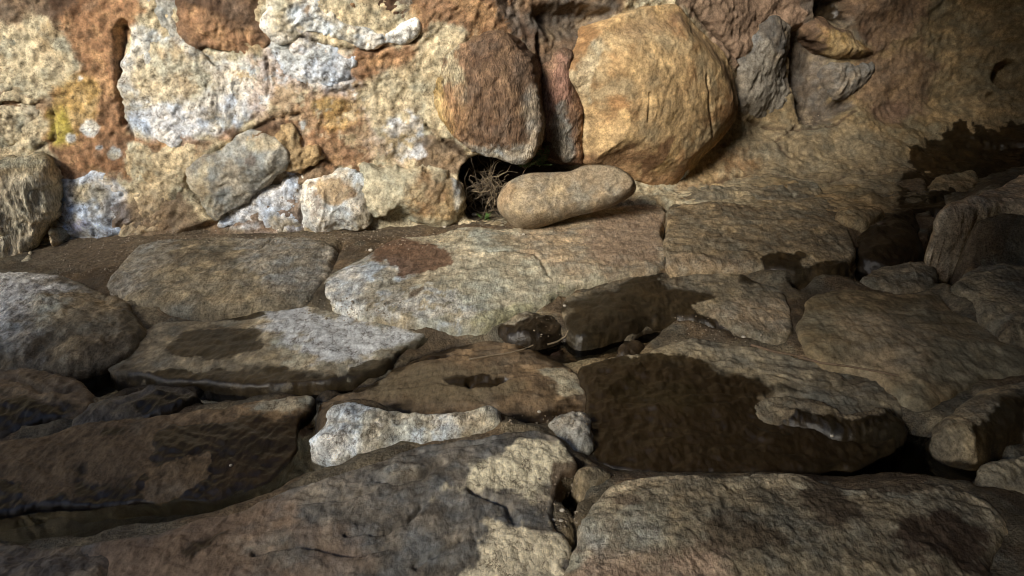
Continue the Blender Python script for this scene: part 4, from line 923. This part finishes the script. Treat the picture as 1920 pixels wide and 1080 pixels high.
def wander(p, d, n, step, curl, rs, grav=0.0):
    p = np.array(p, float); d = np.array(d, float); out = [p.copy()]
    for _ in range(n):
        d = d + rs.normal(size=3) * curl + np.array([0, 0, -grav]); d /= np.linalg.norm(d)
        p = p + d * step; out.append(p.copy())
    return out

def build_shrub():
    rs = np.random.default_rng(3)
    base = on_floor(908, 408, .06)
    root = tag(empty('dry_shrub', base), 'tangle of dry twigs growing in the cleft beside the bean shaped boulder', 'dry shrub')
    for k in range(130):
        x = base + np.array([rs.uniform(-.10, .10), rs.uniform(-.02, .16), rs.uniform(0, .16)])
        d = np.array([rs.normal() * .5, rs.normal() * .25 - .05, rs.uniform(.3, 1.0)])
        co, q = tube(wander(x, d, 12, rs.uniform(.016, .028), .40, rs), .0028 if k % 4 else .0045, .0012)
        mesh_obj('twig', co, q, M_TWIG if k % 2 == 0 else M_TWIGD, parent=root)
    # the pale looped stem
    pts = [(928, 385), (925, 360), (912, 340), (900, 325), (890, 322), (888, 330), (900, 338), (915, 350), (924, 372)]
    path = [on_floor(a, 408, .06) * 0 + (C0 + ray(a, b) * (np.dot(base - C0, FWD) - .02)) for a, b in smooth_poly(pts, 4)[:-6]]
    co, q = tube(path, .005, .004); mesh_obj('twig', co, q, M_TWIG, parent=root)
    leaf_tuft(root, on_floor(910, 408, .08) + np.array([0, -.03, 0]), 16, .055, rs)

def leaf_tuft(root, p, n, size, rs):
    for k in range(n):
        a = rs.uniform(0, 2 * math.pi); tilt = rs.uniform(.3, 1.2)
        d = np.array([math.cos(a) * math.sin(tilt), math.sin(a) * math.sin(tilt), math.cos(tilt)])
        s = np.cross(d, [0, 0, 1.]); s /= np.linalg.norm(s) + 1e-9
        L = size * rs.uniform(.5, 1); w = L * .13
        b = p + rs.normal(size=3) * .008
        co = [b - s * w * .4, b + s * w * .4, b + d * L * .5 + s * w, b + d * L * .5 - s * w, b + d * L * .95 - np.array([0, 0, L * .12])]
        mesh_obj('leaf', co, [(0, 1, 2, 3)], M_LEAF, tris=[(3, 2, 4)], parent=root)

def build_moss():
    rs = np.random.default_rng(11)
    for (px, py), lab in (((1012, 312), 'small green fern sprig in the dark cleft above the bean shaped boulder'), ((985, 318), 'tiny mossy sprig at the foot of the tall brown boulder')):
        _, p = wall_hit(px, py, -.05)
        root = tag(empty('fern', p), lab, 'fern')
        for k in range(9):
            d = np.array([rs.normal() * .5, -.3, rs.uniform(.5, 1)])
            pa = wander(p, d, 9, .014, .18, rs, .04)
            co, q = tube(pa, .002, .001, 4); mesh_obj('stem', co, q, M_TWIG, parent=root)
            for i in range(2, len(pa)):
                for s in (-1, 1):
                    e = pa[i] + np.array([s * .016, -.004, .004]); m = .5 * (pa[i] + e)
                    mesh_obj('leaf', [pa[i], m + [0, 0, .004], e, m - [0, 0, .004]], [(0, 1, 2, 3)], M_LEAF, parent=root)

def ico_rock(name, p, r, mat, rs, label=None, cat=None, group=None, squash=.65):
    n, m = 14, 9; co = []
    off = rs.uniform(0, 50, 3)
    for i in range(m + 1):
        th = math.pi * i / m
        for k in range(n):
            ph = 2 * math.pi * k / n
            co.append((math.sin(th) * math.cos(ph), math.sin(th) * math.sin(ph), math.cos(th)))
    co = np.array(co); rad = 1 + .22 * fbm(co * 1.1 + off, 3)
    co = co * rad[:, None] * np.array([r, r * rs.uniform(.7, 1), r * squash])
    q = [(i * n + k, (i + 1) * n + k, (i + 1) * n + (k + 1) % n, i * n + (k + 1) % n) for i in range(m) for k in range(n)]
    return tag(mesh_obj(name, co + np.asarray(p), q, mat), label, cat, group)

def ray_down(px, py):
    """first surface under a pixel's sight line"""
    deps = bpy.context.evaluated_depsgraph_get()
    d = ray(px, py); d = d / np.linalg.norm(d)
    o = Vector(C0)
    for _ in range(4):
        hit, loc, nor, idx, ob, mx = SC.ray_cast(deps, o, Vector(d))
        if hit and ob.name.startswith('water'): o = loc + Vector(d) * .003; continue
        break
    return np.array(loc)

def build_pebbles():
    bpy.context.view_layer.update()
    rs = np.random.default_rng(5)
    spec = [
        (1054, 958, 9, 'upper of the three pale pebbles in the muddy hollow of the deep crack', 'pale pebbles in the hollow'), (1038, 976, 9, 'lower left one of the three pale pebbles in the muddy hollow', 'pale pebbles in the hollow'), (1052, 977, 8, 'lower right one of the three pale pebbles in the muddy hollow', 'pale pebbles in the hollow'),
        (890, 404, 11, 'pale pebble beside the green tuft under the dry twigs', None), (834, 426, 7, 'pale pebble at the foot of the rounded tan stone', None), (1059, 574, 6, 'pale pebble in the gap left of the wet slab', None),
        (982, 440, 5, 'tiny pale pebble under the front of the bean boulder', None), (1394, 633, 8, 'pale pebble caught behind the wet slab front', None), (1011, 773, 7, 'pale pebble between the mound and the crusted knob', None),
        (433, 873, 6, 'yellowish pebble lying on the wet dark slab', None), (1560, 818, 7, 'flat pale pebble at the edge of the black water', None), (695, 470, 8, 'pale pebble on the brown mud patch', None),
    ]
    hits = [ray_down(a, b) for a, b, *_ in spec]
    for (a, b, s, lab, grp), h in zip(spec, hits):
        r = s * .5 / FPX * np.dot(h - C0, FWD)
        ico_rock('pebble', h + np.array([0, 0, r * .3]), r * 1.1, M_PEB, rs, lab, 'pebble', grp)
    # crumbs of stone too small and many to count
    zones = [((100, 445), (250, 520), 160), ((640, 430), (860, 470), 150), ((60, 440), (860, 462), 300), ((560, 560), (760, 605), 120), ((1000, 540), (1065, 640), 50), ((1010, 890), (1085, 990), 50), ((900, 420), (960, 440), 40), ((300, 430), (690, 450), 150), ((1260, 590), (1440, 645), 60), ((1480, 215), (1560, 238), 30), ((940, 780), (1100, 800), 40)]
    co, q = [], []; b0 = 0
    for (x0, y0), (x1, y1), n in zones:
        for _ in range(n):
            h = ray_down(rs.uniform(x0, x1), rs.uniform(y0, y1))
            r = rs.uniform(.0015, .005) * (1.6 if rs.random() < .08 else 1)
            R = rs.normal(size=(6, 3)) * .25
            v = (np.array([(1, 0, 0), (-1, 0, 0), (0, 1, 0), (0, -1, 0), (0, 0, .8), (0, 0, -.8)]) + R) * r + h + [0, 0, r * .4]
            co.append(v)
            for a, b, c in ((0, 2, 4), (2, 1, 4), (1, 3, 4), (3, 0, 4), (2, 0, 5), (1, 2, 5), (3, 1, 5), (0, 3, 5)): q.append((a + b0, b + b0, c + b0))
            b0 += 6
    co = np.concatenate(co)
    o = mesh_obj('gravel', co, np.zeros((0, 4)), simple_mat('grit', (.26, .21, .15), .85, .75, 55), tris=q, origin=np.zeros(3))
    tag(o, 'scattered pale grit and stone crumbs along the joints', 'gravel', kind='stuff')

def surface_path(pts, lift):
    return [ray_down(a, b) + np.array([0, 0, lift]) for a, b in pts]

def build_roots():
    def sp(pts, n=5): # open spline
        P = np.array(pts, float); t = np.linspace(0, len(P) - 1, (len(P) - 1) * n + 1)
        return np.stack([np.interp(t, range(len(P)), P[:, 0]), np.interp(t, range(len(P)), P[:, 1])], 1)
    for pts, r, lab in (
        ([(1408, 648), (1450, 660), (1490, 668), (1540, 682), (1590, 688), (1640, 697), (1685, 706)], .0055, 'thin brown root lying along the joint of the shaded slab'),
        ([(880, 675), (920, 668), (955, 663), (985, 655), (1000, 648)], .0045, 'thin pale twig lying on the drowned silt mound'),
        ([(1025, 648), (1045, 642), (1060, 632), (1066, 620)], .005, 'short bent twig below the gap beside the wet slab')):
        path = surface_path(sp(pts), r * .6)
        co, q = tube(path, r, r * .6)
        tag(mesh_obj('root' if 'root' in lab else 'twig', co, q, M_ROOT if 'root' in lab else M_TWIG), lab, 'root' if 'root' in lab else 'twig')

build_shrub()
build_moss()
build_pebbles()
build_roots()
